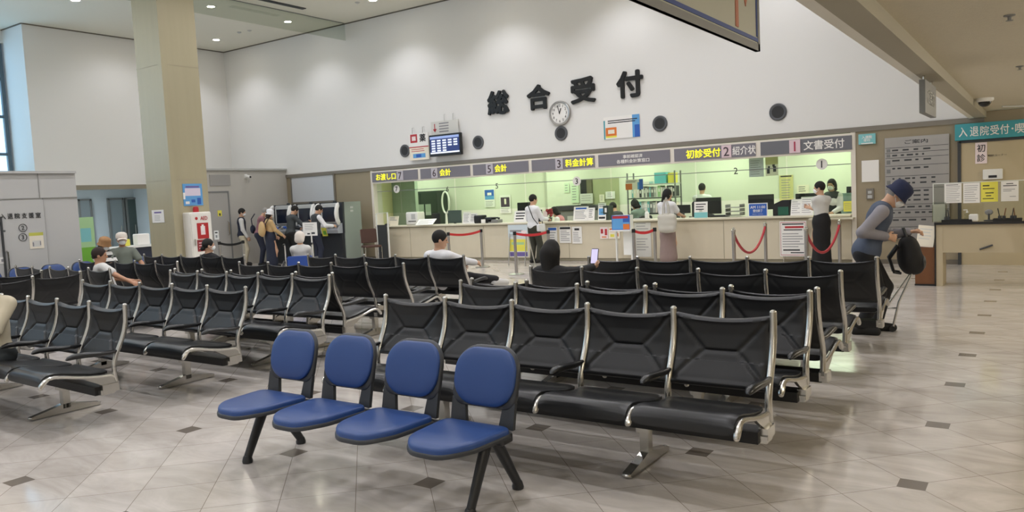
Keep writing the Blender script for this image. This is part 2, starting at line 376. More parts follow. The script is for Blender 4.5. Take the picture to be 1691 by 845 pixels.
# corridor seen through the opening in the left wall
slab('wall_corridor', (-25.2, -25.0), (5.0, 14.5), (0, 2.6), 'corridor_wall')
slab('wall_corridor_end', (-25.2, LEFT_X-.2), (14.3, 14.5), (0, 2.6), 'corridor_wall')
slab('wall_corridor_side', (-25.2, LEFT_X-.2), (5.0, 5.2), (0, 2.6), 'corridor_wall')
slab('ceiling_corridor', (-25.2, LEFT_X-.2), (5.0, 14.5), (2.5, 2.6), 'ceiling_paint')
def cdoor(px0, px1, n, m):
    a, c = at(px0, 380, X=-25.0), at(px1, 380, X=-25.0); y0, y1 = sorted((a.y, c.y))
    d = struct(B(m).box((-24.96, (y0+y1)/2, 1.02), (.06, y1-y0, 2.04)).build('door_%d' % n))
    B('mid_gray').box((-24.95, y0-.03, 1.04), (.08, .06, 2.08)).box((-24.95, y1+.03, 1.04), (.08, .06, 2.08)).box((-24.95, (y0+y1)/2, 2.07), (.08, y1-y0+.12, .06)).build('door_frame', d)
    B('chrome').tube([(-24.9, y1-.1, .9), (-24.88, y1-.1, 1.2)], .015).build('door_handle', d)
cdoor(134, 150, 1, 'corridor_door'); cdoor(183, 203, 2, 'corridor_door'); cdoor(212, 226, 3, 'corridor_dark')
# the low room built into the hall on the left (its door faces the seats)
RX, RY, RH = -14.05, 7.0, 2.30
struct(B('box_panel').box(((RX-18)/2-1.5, (NEAR_Y+RY)/2, RH/2), (abs(RX)+0 and (21-abs(RX)), RY-NEAR_Y, RH)).build('wall_support_room'))
b = B('box_seam').box((RX+.005, (RY+NEAR_Y)/2, 1.885), (.03, RY-NEAR_Y, .012))
for (px, z0, z1) in ((77, 0, 1.88), (64, 1.89, 2.3)):
    p = at(px, 400 if z0 == 0 else 310, X=RX); b.box((RX+.003, p.y, (z0+z1)/2), (.012, .012, z1-z0))
b.use(M('box_panel')).box((RX+.0, (RY+NEAR_Y)/2, RH+.02), (.10, RY-NEAR_Y, .04))
struct(b.build('trim_3'))
yd0, yd1 = at(2, 400, X=RX).y-.9, at(76, 400, X=RX).y
d = struct(B('box_panel').box((RX+.015, (yd0+yd1)/2, .93), (.03, yd1-yd0, 1.86)).build('door_4'))
B('dark_gray').box((RX+.04, at(3, 400, X=RX).y, .95), (.03, .03, 1.3)).build('door_edge', d)
yh = at(9.5, 410, X=RX).y
B('chrome').tube([(RX+.03, yh, .72), (RX+.07, yh, .74), (RX+.07, yh, 1.02), (RX+.03, yh, 1.04)], .012).build('door_handle', d)
B('mid_gray').ball((RX+.03, at(6, 381, X=RX).y, at(6, 381, X=RX).z), .018).build('lock', d)
# grey vestibule box at the far left corner
VX = -18.5; VY0 = at(338, 300, X=VX).y; VH = 2.62
struct(B('lower_wall').box(((VX-21)/2, (VY0+WALL_Y)/2, VH/2), (21+VX, WALL_Y-VY0, VH)).build('wall_vestibule'))
struct(B('light_gray').box(((VX-21)/2+.02, (VY0+WALL_Y)/2, VH+.02), (21+VX+.06, WALL_Y-VY0, .05)).build('trim_4'))
y0, y1 = at(346, 380, X=VX).y, at(379, 380, X=VX).y; zt = at(362, 318, X=VX).z
d = struct(B(mat('vest_door', '#aaa8a4', .5)).box((VX+.01, (y0+y1)/2, zt/2), (.04, y1-y0, zt)).build('door_5'))
B('mid_gray').box((VX+.015, y0-.02, zt/2), (.05, .04, zt)).box((VX+.015, y1+.02, zt/2), (.05, .04, zt)).box((VX+.015, (y0+y1)/2, zt+.02), (.05, y1-y0+.08, .04)).build('door_frame', d)
B('chrome').tube([(VX+.03, y1-.06, .85), (VX+.08, y1-.06, .87), (VX+.08, y1-.06, 1.2), (VX+.03, y1-.06, 1.22)], .014).build('door_handle', d)
b = B(mat('vest_panel', '#9d9b97', .6)).box((VX+.008, (at(346, 300, X=VX).y+at(380, 300, X=VX).y)/2, (at(362, 285, X=VX).z+at(362, 310, X=VX).z)/2), (.02, at(380, 300, X=VX).y-at(346, 300, X=VX).y, .30))
struct(b.build('trim_5'))
# the beige stone pillar
PD = 16.0; pr = CF + CR*(283-CX)/FPX - CU*(300-CY)/FPX; pr = pr/math.hypot(pr[0], pr[1]); PX, PY = pr[0]*PD, pr[1]*PD
PWX, PWY = .85, .76
o = struct(B('pillar_face').box((PX-PWX/2, PY+PWY/2, CEIL/2), (PWX, PWY, CEIL)).build('pillar'))
b = B('pillar_joint')
for z in (2.15, 4.3): b.box((PX-PWX/2, PY+PWY/2, z), (PWX+.006, PWY+.006, .012))
b.use(M('pillar_face')).box((PX-.03, PY+.03, CEIL/2), (.12, .12, CEIL))
b.build('pillar_joint', o)
struct(B('skirting_and_gap_shade').box(((LEFT_X+BEAM_X)/2, WALL_Y-.012, CEIL-.012), (BEAM_X-LEFT_X, .03, .026)).build('painted_shadow_gap_1'))  # dark strip: shade of the gap under the hall ceiling, put in as colour
struct(B('skirting_and_gap_shade').box((LEFT_X+.012, (9.5+WALL_Y)/2, CEIL-.012), (.03, WALL_Y-9.5, .026)).build('painted_shadow_gap_2'))  # same painted shadow line along the left wall
struct(B('skirting_and_gap_shade').box(((WX+LEFT_X)/2, 9.49, CEIL-.012), (LEFT_X-WX, .03, .026)).build('painted_shadow_gap_3'))  # and across the return wall, shade as a dark strip
# skirting
struct(B('skirting_and_gap_shade').box(((OFF_R+RIGHT_X)/2, WALL_Y-.01, .04), (RIGHT_X-OFF_R, .03, .08)).build('baseboard_right'))
struct(B('skirting_and_gap_shade').box(((-18.5+OFF_L)/2, WALL_Y-.01, .04), (18.5+OFF_L, .03, .08)).build('baseboard_left'))
# office behind the counter
slab('wall_office_back', (-18.7, OFF_R+.2), (OFF_B, OFF_B+.2), (0, 2.75), 'office_wall')
slab('wall_office_left', (OFF_L-.2, OFF_L), (WALL_Y+.15, 16.06), (0, 2.75), 'office_yellow')
slab('wall_office_far_left', (-18.7, -18.5), (WALL_Y+.15, OFF_B), (0, 2.75), 'office_wall')
slab('wall_office_right', (OFF_R, OFF_R+.2), (WALL_Y+.2, OFF_B), (0, 2.75), 'office_wall')
slab('ceiling_office', (-18.7, OFF_R+.2), (WALL_Y+.2, OFF_B+.2), (2.68, 2.75), 'ceiling_paint')
for n, (px0, px1, Y, m) in enumerate(((612, 686, 16.06, 'office_gray'), (897, 900, 17.6, 'office_wall'))):
    a, c = at(px0, 330, Y=Y), at(px1, 330, Y=Y)
    slab('wall_office_partition_%d' % (n+1), (a.x, c.x), (Y, Y+.12), (0, 2.68), m)
# wall opening jamb, left and right
slab('trim_6', (OFF_L-.02, OFF_L+.06), (WALL_Y-.02, WALL_Y+.3), (0, 2.395), 'frame_cream')
slab('trim_7', (OFF_R-.06, OFF_R+.02), (WALL_Y-.02, WALL_Y+.3), (0, 2.395), 'frame_cream')

# ------------------------------------------------------------------ lamps
def spot(parent, z, power, tint, ang=150, blend=.7, r=.09):
    L = bpy.data.lights.new('lamp', 'SPOT'); L.energy = power; L.color = tint; L.spot_size = math.radians(ang); L.spot_blend = blend; L.shadow_soft_size = r
    o = bpy.data.objects.new('lamp', L); COL.objects.link(o); o.parent = parent; o.location = (0, 0, z); return o
_ring = B('lamp_ring').lathe([(.085, .0), (.085, -.012), (.125, -.012), (.13, -.004), (.13, 0)], n=24).mesh('trim_ring', 40)
_lens = B('lamp_glow').lathe([(0, -.004), (.085, -.006)], n=24).mesh('lens', 40)
def downlight(x, y, z, power, tint, label, group, ang=150, blend=.7):
    if x < -15 and power > 40: power *= .47 if y < 13 else .75
    t = thing('downlight', label, 'ceiling light', (x, y, z), group=group)
    place('trim_ring', _ring, t); place('lens', _lens, t)
    if z > 4: spot(t, -.03, power, tint, ang, blend)
    else:
        L = bpy.data.lights.new('lamp', 'POINT'); L.energy = power; L.color = tint; L.shadow_soft_size = .07
        o = bpy.data.objects.new('lamp', L); COL.objects.link(o); o.parent = t; o.location = (0, 0, -.12)
near = {(-19.6, 14.05): 'round downlight in the far corner of the hall ceiling, beyond the beige pillar', (-16.5, 14.05): 'round downlight shining through the glass smoke barrier on the hall ceiling',
        (-13.4, 14.05): 'round downlight at the top edge of the picture above the white reception wall', (-19.6, 11.75): 'round downlight on the hall ceiling directly left of the pillar top'}
for i in range(6):
    x = -19.6+3.1*i
    downlight(x, 14.05, CEIL, L_WASH, HALL_TINT, near.get((round(x, 1), 14.05), 'round downlight in the hall ceiling close to the reception wall'), 'downlights along the reception wall', 120, .6)
for y in (11.75, 9.35, 6.5, 3.4, .2, -3):
    for i in range(6):
        x = (-19.6 if y > 10 else -18.05)+3.1*i
        lab = near.get((round(x, 1), y)) or ('round downlight at the top edge left of the beige pillar' if (y == 9.35 and i == 0) else 'round downlight in the high hall ceiling above the seats')
        downlight(x, y, CEIL, L_HALL, HALL_TINT, lab, 'downlights over the seating area')
for y in (-3, 0.5, 4, 7.5, 11, 14):
    downlight(1.6, y, LOWCEIL, L_LOW, LOW_TINT, 'small downlight in the low corridor ceiling', 'downlights in the low ceiling')
_tube = B('white_plastic').box((0, 0, -.02), (1.25, .3, .04)).mesh('housing'); _tg = B(mat('tube_glow', '#f2ffd6', .5, emit=4)).box((0, 0, -.045), (1.2, .24, .01)).mesh('diffuser')
def office_light(x, y, power):
    t = thing('office_light', 'flat fluorescent ceiling panel in the office behind the counter', 'ceiling light', (x, y, 2.68), group='office ceiling panels')
    place('housing', _tube, t); place('diffuser', _tg, t)
    L = bpy.data.lights.new('lamp', 'AREA'); L.shape = 'RECTANGLE'; L.size = 1.2; L.size_y = .3; L.energy = power; L.color = OFFICE_TINT
    o = bpy.data.objects.new('lamp', L); COL.objects.link(o); o.parent = t; o.location = (0, 0, -.06)
for x in (-16.2, -13.6, -11.2, -8.8, -6.4, -4.0):
    office_light(x, 16.4, L_OFFICE)
    office_light(x, 18.1, L_OFFICE)
t = thing('corridor_light', 'flat ceiling panel in the bluish corridor beyond the left opening', 'ceiling light', (-23, 10.5, 2.5))
place('housing', _tube, t); place('diffuser', B(mat('cool_glow', '#dcecff', .5, emit=4)).box((0, 0, -.045), (1.2, .24, .01)).mesh('diffuser'), t)
L = bpy.data.lights.new('lamp', 'AREA'); L.size = 1.0; L.energy = L_BACK; L.color = (.8, .92, 1); o = bpy.data.objects.new('lamp', L); COL.objects.link(o); o.parent = t; o.location = (0, 0, -.07)
# daylight entering through the tall windows
L = bpy.data.lights.new('daylight', 'AREA'); L.shape = 'RECTANGLE'; L.size = 12; L.size_y = 3.6; L.energy = 80; L.color = (.80, .89, 1)
o = bpy.data.objects.new('daylight', L); COL.objects.link(o); o.location = (WX+.05, 3.2, 4.2); o.rotation_euler = (0, -math.pi/2, 0)

# ------------------------------------------------------------------ hanging glass smoke barrier and ceiling bits
gx = at(566, 38, z=CEIL).x
t = thing('smoke_barrier', 'clear glass smoke barrier hanging from the hall ceiling against the reception wall', 'glass barrier', (gx, WALL_Y, CEIL))
edges = [-.02, -1.25, -2.5, -3.75, -5.0, -6.25]
for a, c in zip(edges, edges[1:]): B('barrier_glass').box((0, (a+c)/2, -.23), (.012, a-c-.01, .46)).build('glass_pane', t)
B('mid_gray').box((0, -3.1, -.005), (.04, 6.2, .012)).build('ceiling_rail', t)
o = tag(B('dark_gray').rbox((0, 0, -.008), (.14, 1.4, .02), .01, 'z').box((0, 0, -.02), (.05, 1.3, .01)).build('air_slot', loc=at(465, 6, z=CEIL)), 'dark linear air slot in the hall ceiling', 'air vent')
for n, (px, py) in enumerate(((395, 53), (412, 50), (590, 4))):
    tag(B('light_gray').lathe([(.06, 0), (.06, -.01), (.03, -.03), (0, -.04)], n=14).build('ceiling_sensor', smooth=40, loc=at(px, py, z=CEIL)), ('small grey ceiling sensor nearest the corner downlight', 'small grey ceiling sensor between the corner downlight and the glass barrier', 'small grey ceiling sensor right of the glass barrier')[n], 'sensor', 'ceiling sensors')

# ================================================================== BLACK TANDEM SEATS
PITCH_S = .5551
PROF = [(0, .855), (-.002, .79), (-.006, .73), (-.022, .66), (-.045, .60), (-.07, .55), (-.095, .50), (-.112, .45), (-.12, .41), (-.118, .35), (-.11, .30)]
def prof_y(z):
    for (y0, z0), (y1, z1) in zip(PROF, PROF[1:]):
        if z1 <= z <= z0: t = (z0-z)/(z0-z1); return y0+(y1-y0)*t
    return PROF[0][0] if z > .8 else PROF[-1][0]
ROD = [(-.115, .33), (-.15, .352), (-.22, .358), (-.30, .368), (-.40, .388), (-.48, .408), (-.54, .418), (-.575, .415), (-.60, .400), (-.625, .372), (-.632, .36)]
def m_frame():
    b = B('aluminium')
    P = [Vector((0, y, z)) for y, z in PROF]
    b.tube(P, [.0165]*len(P), 10, flat=((1, 0, 0), 1.15)); b.ball((0, 0, .855), (.019, .0165, .015), 10, 6)
    R = [Vector((0, y, z)) for y, z in ROD]
    b.tube(R, [.013]*8+[.017, .018, .016], 10); b.ball((0, -.632, .36), .016, 10, 6)
    # cast web between post, rod and beam
    poly = [(-.105, .36), (-.20, .352), (-.30, .362), (-.36, .372), (-.30, .335), (-.25, .31), (-.215, .285), (-.205, .25), (-.17, .232), (-.12, .24), (-.10, .27)]
    b.prism(poly, 'x', -.010, .010); b.box((0, -.165, .262), (.05, .12, .06)); b.box((0, -.19, .238), (.046, .10, .036))
    return b.mesh('side_frame', 35)
def m_arm():
    b = B('arm_black')
    b.tube([(0, -.085, .525), (0, -.14, .520), (0, -.22, .524), (0, -.32, .535), (0, -.40, .538), (0, -.435, .53), (0, -.45, .522)], [.014, .023, .027, .029, .028, .020, .008], 10, flat=((0, 0, 1), .72))
    return b.mesh('armrest', 50)
def seamdist(u, v):
    """distance from the stitched seams of the back pad: four corner seams meeting a short middle seam"""
    segs = (((.32, .50), (.68, .50)), ((.04, .93), (.32, .50)), ((.96, .93), (.68, .50)), ((.03, .10), (.32, .50)), ((.97, .10), (.68, .50)))
    best = 9
    for (a, c) in segs:
        ax, ay = a[0]*.5, a[1]*.4; bx, by = c[0]*.5, c[1]*.4; px, py = u*.5, v*.4
        dx, dy = bx-ax, by-ay; t = max(0, min(1, ((px-ax)*dx+(py-ay)*dy)/(dx*dx+dy*dy)))
        best = min(best, math.hypot(px-ax-t*dx, py-ay-t*dy))
    return best
def m_back():
    b = B('sling_black'); W_ = PITCH_S-.036
    def surf(u, v, side):
        z = .452+v*(.832-.452); sag = 4*u*(1-u)
        z -= sag*.024*max(0, (v-.3)/.7)**2
        y = prof_y(min(z, .85)); x = -PITCH_S/2+(u-.5)*W_
        edge = min(u, 1-u)*W_; edv = min(v, 1-v)*.38
        belly = .012*sag*math.sin(math.pi*min(1, max(0, v)))      # the sling gives towards the back
        puff = .016*min(1, edge/.05)**.5*min(1, edv/.02)**.5
        hem = .010*math.exp(-((v-.985)/.028)**2)+.010*math.exp(-((v-.03)/.035)**2)
        g = .013*math.exp(-(seamdist(u, v)/.0085)**2)
        n = Vector((0, -1, -.25)).normalized() if v > .35 else Vector((0, -1, .35)).normalized()
        off = (puff+hem-g+.004) if side < 0 else -(.55*puff+hem-.35*g+.004)
        p = Vector((x, y+belly+.004, z))+n*off
        return p
    b.grid(lambda u, v: surf(u, v, -1), 44, 36, lambda u, v: surf(u, v, 1))
    return b.mesh('backrest', 60)
def m_seat():
    b = B('seat_black'); W_ = PITCH_S-.032
    prof = [(-.165, .385), (-.20, .380), (-.28, .388), (-.38, .408), (-.48, .432), (-.54, .440), (-.585, .434), (-.615, .415), (-.63, .392)]
    def pt(v):
        k = v*(len(prof)-1); i = min(int(k), len(prof)-2); t = k-i
        return prof[i][0]+(prof[i+1][0]-prof[i][0])*t, prof[i][1]+(prof[i+1][1]-prof[i][1])*t
    def surf(u, v, side):
        y, z = pt(v); sag = 4*u*(1-u); edge = min(u, 1-u)*W_
        e = min(1, edge/.04)**.5
        dip = -.016*sag*math.sin(math.pi*min(1, v*1.1))+.012*sag*(v > .55)*math.sin(math.pi*max(0, (v-.55)/.45))
        h = (.006+.008*e) if side > 0 else -(.010+.018*e)
        if v > .9: h *= .9
        return Vector((-PITCH_S/2+(u-.5)*W_, y, z+dip+h-.004))
    b.grid(lambda u, v: surf(u, v, 1), 20, 24, lambda u, v: surf(u, v, -1))
    return b.mesh('seat', 60)
def m_beam(n):
    L_ = n*PITCH_S
    return B('beam_black').box((-L_/2, -.20, .250), (L_-.03, .13, .062)).mesh('beam')
def m_leg():
    b = B('aluminium')
    b.box((0, -.20, .135), (.052, .055, .19)); b.box((0, -.20, .205), (.075, .10, .03))
    b.prism([(-.46, .006), (.055, .006), (.055, .028), (-.12, .062), (-.165, .075), (-.24, .075), (-.28, .062), (-.46, .026)], 'x', -.026, .026)
    b.ball((0, -.46, .018), (.026, .018, .014), 10, 6); b.ball((0, .055, .018), (.026, .012, .013), 10, 6)
    return b.mesh('leg', 35)
ME = dict(frame=m_frame(), arm=m_arm(), back=m_back(), seat=m_seat(), beam5=m_beam(5), beam2=m_beam(2), leg=m_leg())
def seat_row(x, y, ang, away, label, group, n=5):
    """x, y: the top of the post at the row's right end as seen from the camera"""
    L_ = n*PITCH_S
    if away: x, y, ang = x-L_*math.cos(ang), y-L_*math.sin(ang), ang+math.pi
    t = thing('tandem_seating', label, 'row of seats', (x, y, 0), ang, group)
    place('beam', ME['beam%d' % n], t)
    for lx in ((-.66, -(L_-.66)) if n > 2 else (-L_/2,)): place('leg', ME['leg'], t, (lx, 0, 0))
    for k in range(n+1):
        place('side_frame', ME['frame'], t, (-k*PITCH_S, 0, 0)); place('armrest', ME['arm'], t, (-k*PITCH_S, 0, 0))
    for k in range(n):
        place('seat', ME['seat'], t, (-k*PITCH_S, 0, 0)); place('backrest', ME['back'], t, (-k*PITCH_S, 0, 0))
    return t
R_ = math.radians
G = 'black tandem seats in the waiting area'
seat_row(-1.18, 4.105, R_(.19), 0, 'nearest black seat row on the right, directly behind the blue bench', G)
seat_row(-1.199, 4.957, R_(-.93), 0, 'second black seat row on the right, facing the camera just behind the nearest one', G)
seat_row(-1.19, 5.105, R_(-.8), 1, 'black seat row on the right standing back to back with the second row', G)
seat_row(-1.259, 6.128, R_(-.63), 1, 'black seat row on the right with the long-haired woman at its end', G)
seat_row(-1.195, 7.248, R_(1.26), 1, 'black right-hand seat row nearest the counter, beside the stooping man in the hat', G)
seat_row(-5.707, 3.122, R_(-1.84), 0, 'front black seat row at the left edge, its end frame and leg in full view', G)
seat_row(-5.704, 4.193, R_(-.24), 0, 'black seat row facing the camera in the middle, behind the left front row', G)
seat_row(-5.697, 5.143, R_(-1.45), 0, 'third black seat row in the middle block, facing the camera', G)
seat_row(-5.835, 5.31, R_(-1.0), 1, 'black seat row in the middle standing back to back with the third row', G)
seat_row(-5.782, 6.291, R_(1.34), 1, 'empty black seat row in the middle, one before the man in the white shirt', G)
seat_row(-5.744, 7.313, R_(-.32), 1, 'black seat row in the middle where the man in the white shirt sits', G)
seat_row(-9.893, 5.255, R_(-1.48), 1, 'black seat row in the far left block where the person in the pale tee leans', G)
seat_row(-9.854, 6.176, R_(-1.34), 1, 'black seat row in the far left block in front of the man in the cap', G)
seat_row(-9.743, 7.183, R_(-1.4), 1, 'farthest black seat row in the left block, before the pillar and the AED cabinet', G)
# two rows set across the others on the far left; they face the left wall
seat_row(-9.905, 4.892, R_(90), 1, 'black seats at the left edge turned sideways, nearer of two rows seen from behind', G)
seat_row(-10.86, 4.87, R_(90), 1, 'black seats at the left edge turned sideways, farther of two rows seen from behind', G)

# ================================================================== BLUE BENCHES
def rr(u0, u1, w, h, r):  # rounded rectangle outline centred at 0
    out = []
    for k, (sa, sb) in enumerate(((1, 1), (-1, 1), (-1, -1), (1, -1))):
        rad = r[k]
        for i in range(9):
            t = math.pi/2*(k+i/8); out.append((sa*(w/2-rad)+rad*math.cos(t), sb*(h/2-rad)+rad*math.sin(t)))
    return out
def pad(b, out, fn, thick, dome):
    """soft pad: outline scaled inwards in rings with a dome; fn maps (p,q,h) to a point"""
    n = len(out); vs = []; fs = []
    rings = [(1.0, 0), (1.0, thick*.5), (.985, thick*.8), (.95, thick), (.8, thick+dome*.45), (.55, thick+dome*.8), (.25, thick+dome)]
    for (s, h) in rings:
        for (p, q) in out: vs.append(fn(p*s, q*s, h))
    k = len(rings)
    for j in range(k-1):
        for i in range(n): fs.append((j*n+i, j*n+(i+1) % n, (j+1)*n+(i+1) % n, (j+1)*n+i))
    fs += [tuple(range(n))[::-1]]; c = len(vs); vs.append(fn(0, 0, thick+dome)); fs += [((k-1)*n+i, (k-1)*n+(i+1) % n, c) for i in range(n)]
    return b.add(vs, fs)
def back_curve(z):                       # backrest leans away, gently curved
    t = (z-.40)/.36; return .02+.075*t+.02*t*t
BP = .493
def m_bench():
    d = {}
    so = [(p*(1-.14*(.21-q)/.42), q) for p, q in rr(0, 0, .425, .42, (.05, .05, .165, .165))]
    def seatf(p, q, h): return Vector((p, -.225+q, .375+h-.02*max(0, (-q-.12)/.1)**2*.6))
    d['shell'] = pad(B('shell_gray'), [(p*1.03, q*1.03) for p, q in so], lambda p, q, h: seatf(p, q, h-.02), .024, .0)
    bo = rr(0, 0, .395, .36, (.13, .13, .05, .05))
    def backf(p, q, h):
        z = .59+q-.01; return Vector((p, back_curve(z)-h*1.0+.12*abs(p)**2*-3*0+.35*p*p*-1, z))
    sh = B('shell_gray')
    # shell of the back: two uprights, a rounded plate behind the pad
    pad(sh, [(p, q+.036) for p, q in rr(0, 0, .402, .303, (.13, .13, .07, .07))], lambda p, q, h: backf(p, q, h-.022), .024, .0)
    for s in (-1, 1):
        sh.grid(lambda u, v, s=s: Vector((s*(.197-u*(.095-.02*v)), back_curve(.375+v*.13)+.002-.35*(s*(.197-u*.09))**2, .375+v*.13)), 4, 6,
                lambda u, v, s=s: Vector((s*(.197-u*(.095-.02*v)), back_curve(.375+v*.13)+.024-.35*(s*(.197-u*.09))**2, .375+v*.13)))
    d['shellback'] = sh
    d['seat'] = pad(B('blue_vinyl'), so, seatf, .028, .008)
    d['back'] = pad(B('blue_vinyl'), [(p, q+.036) for p, q in rr(0, 0, .380, .285, (.115, .115, .13, .13))], lambda p, q, h: backf(p, q, h), .018, .012)
    leg = B('leg_dark')
    for (yf) in (-.20-.02, .21-.02):
        leg.tube([(0, -.03+(.02 if yf > 0 else -.02), .345), (0, yf*.98, .035)], [.036, .026], 12, flat=((1, 0, 0), .8))
        leg.lathe([(0, .0), (.030, .0), (.032, .012), (.026, .035), (.02, .045)], (0, yf, 0), 14)
    leg.rbox((0, -.03, .335), (.07, .12, .07), .02, 'x')
    d['leg'] = leg
    return {k: v.mesh({'shell': 'seat_shell', 'shellback': 'back_shell', 'seat': 'seat_pad', 'back': 'back_pad', 'leg': 'leg'}[k], 50) for k, v in d.items()}
BM = m_bench()
def blue_bench(x, y, rz, n, label, legs, group):
    t = thing('blue_bench', label, 'row of seats', (x, y, 0), rz, group)
    place('beam', B('leg_dark').rbox(((n-1)*BP/2, -.015, .338), ((n-1)*BP+.36, .10, .055), .012, 'x').mesh('beam', 40), t)
    for k in range(n):
        s = place('seat', BM['seat'], t, (k*BP, 0, 0)); place('seat_shell', BM['shell'], s)
        q = place('backrest', BM['back'], t, (k*BP, 0, 0)); place('back_shell', BM['shellback'], q)
    for lx in legs: place('leg', BM['leg'], t, (lx, 0, 0))
blue_bench(-3.84, 3.07, 0, 4, 'bench of four royal-blue vinyl seats on dark splayed legs in the foreground', (-.14, 1.56), 'blue four-seat benches')
blue_bench(-13.62, 5.35, R_(90), 6, 'blue bench along the white room on the far left, only its seat backs in view', (.2, 2.2), 'blue four-seat benches')

# ================================================================== THE COUNTER AND ITS SIGNS
t = thing('reception_counter', 'long beige reception counter under the row of numbered signs', 'counter', ((OFF_L+OFF_R)/2, WALL_Y, 0))
CWD = OFF_R-OFF_L-.14
B('counter_beige').box((0, .04, .455), (CWD, .08, .77)).build('front_panel', t)
b = B('counter_edge')
for i in range(1, 10): b.box((-CWD/2+i*CWD/10, -.002, .455), (.008, .01, .77))
b.build('panel_seam', t)
B('counter_edge').box((0, .06, .04), (CWD, .06, .075)).build('kick_plate', t)
B('counter_top').rbox((0, .18, .885), (CWD, .48, .04), .01, 'x').build('worktop', t)
B('counter_edge').box((0, .005, .853), (CWD, .05, .022)).build('top_edge', t)
B('counter_beige').box((0, .68, .36), (CWD, .5, .72)).build('inner_desk', t)
a, c = at(1338, 358, Y=WALL_Y-.1), at(1411, 358, Y=WALL_Y-.1)
B('counter_top').box(((a.x+c.x)/2-(OFF_L+OFF_R)/2, -.12, .84), (c.x-a.x, .22, .03)).build('lower_shelf', t)

CT = .907                                                     # top of the counter
bounds = [613, 691, 778, 875, 985, 1110, 1252, 1411]
bx_ = [at(p, 250, Y=WALL_Y).x for p in bounds]
bx_[0], bx_[-1] = OFF_L+.0, OFF_R
t = thing('counter_sign_band', 'long cream-framed band of grey numbered signs above the counter', 'sign', ((OFF_L+OFF_R)/2, WALL_Y-.02, 2.215))
ox = (OFF_L+OFF_R)/2
B('frame_cream').box((0, .05, 0), (OFF_R-OFF_L, .12, .33)).build('frame', t)
SIGNS = [[('t', 618, 652, 'お渡し口', 'yellow_letter'), ('n', 654, 664, '7', 'lilac_plate', 'numeral_dark')],
         [('n', 711, 721, '6', 'lilac_plate', 'numeral_dark'), ('t', 724, 743, '会計', 'yellow_letter')],
         [('n', 802, 813, '5', 'lilac_plate', 'numeral_dark'), ('t', 815.5, 836, '会計', 'yellow_letter')],
         [('n', 917, 929, '3', 'lilac_plate', 'numeral_dark'), ('t', 932, 980, '料金計算', 'yellow_letter')],
         [('t2', 1018, 1072, ('事前確認済', '各種料金計算窓口'), 'ivory_letter')],
         [('t', 1132, 1191, '初診受付', 'yellow_letter'), ('n', 1192, 1208, '2', 'pink_plate', 'numeral_dark'), ('t', 1209, 1249, '紹介状', 'ivory_letter')],
         [('n', 1304, 1322, '1', 'pink_plate', 'numeral_red'), ('t', 1326, 1396, '文書受付', 'ivory_letter')]]
for i, items in enumerate(SIGNS):
    x0, x1 = bx_[i]+.06-ox, bx_[i+1]-.035-ox
    p = B('sign_gray' if i not in (6,) else 'sign_gray_dark').box(((x0+x1)/2, -.015, 0), (x1-x0, .02, .255)).build('sign_panel', t)
    for it in items:
        a, c = at(it[1], 250, Y=WALL_Y-.04).x-ox, at(it[2], 250, Y=WALL_Y-.04).x-ox; w = c-a; xc = (a+c)/2
        if it[0] == 't': text(it[3], w*.96, .17, p, (xc, -.026, 0), it[4], 'lettering', .006, .012)
        elif it[0] == 't2':
            text(it[3][0], w*.6, .075, p, (xc, -.026, .05), it[4], 'lettering', .005, .012); text(it[3][1], w, .08, p, (xc, -.026, -.05), it[4], 'lettering', .005, .012)
        else:
            q = B(it[4]).box((xc, -.032, 0), (w, .02, .245)).build('number_plate', p); text(it[3], w*.62, .18, q, (xc, -.043, 0), it[5], 'numeral', .005, .01, keep=True)
# the four big characters on the wall
CH = [('総', 805, 838, 150, 188, 'dense leftmost character of the big black wall letters'), ('合', 870, 906, 139, 181, 'big black roof-shaped wall character above left of the clock'),
      ('受', 942, 981, 126, 171, 'big black wall character right of the clock'), ('付', 1018, 1060, 115, 162, 'big black wall character farthest to the right above the poster')]
for ch, x0, x1, y0, y1, lab in CH:
    pc, w, h = on_wall(x0, y0+2, x1, y1-2, WALL_Y-.06)
    o = place('wall_letter', text_mesh(ch, .62, .57, .05, .032, 'black_letter'), None, pc+Vector((0, .055, 0)))
    tag(o, lab, 'letter', 'black reception lettering')
# clock
pc, w, h = on_wall(910, 168, 941.5, 206, WALL_Y)
t = thing('wall_clock', 'round grey-rimmed wall clock under the big black lettering', 'clock', pc)
RX90 = Matrix.Rotation(math.pi/2, 3, 'X'); r = .275
B('steel_brushed').lathe([(r, 0), (r, .05), (r-.015, .062), (r-.045, .058), (r-.05, .04)], R=RX90, n=40).build('rim', t, 40)
B('paper').lathe([(0, .044), (r-.045, .042)], R=RX90, n=40).build('dial', t)
for k in range(1, 13):
    a = math.radians(90-30*k); text(str(k), .065, .055, t, (.175*math.cos(a), -.045, .175*math.sin(a)), 'ink', 'numeral', .002, keep=True)
def hand(ang, l, w): a = math.radians(90-ang); R = Matrix.Rotation(-a, 3, 'Y'); return B('black_plastic').box(R @ Vector((l*.4, -.052, 0)), (l, .004, w), R)
hand(22, .13, .022).build('hour_hand', t); hand(345, .2, .014).build('minute_hand', t)
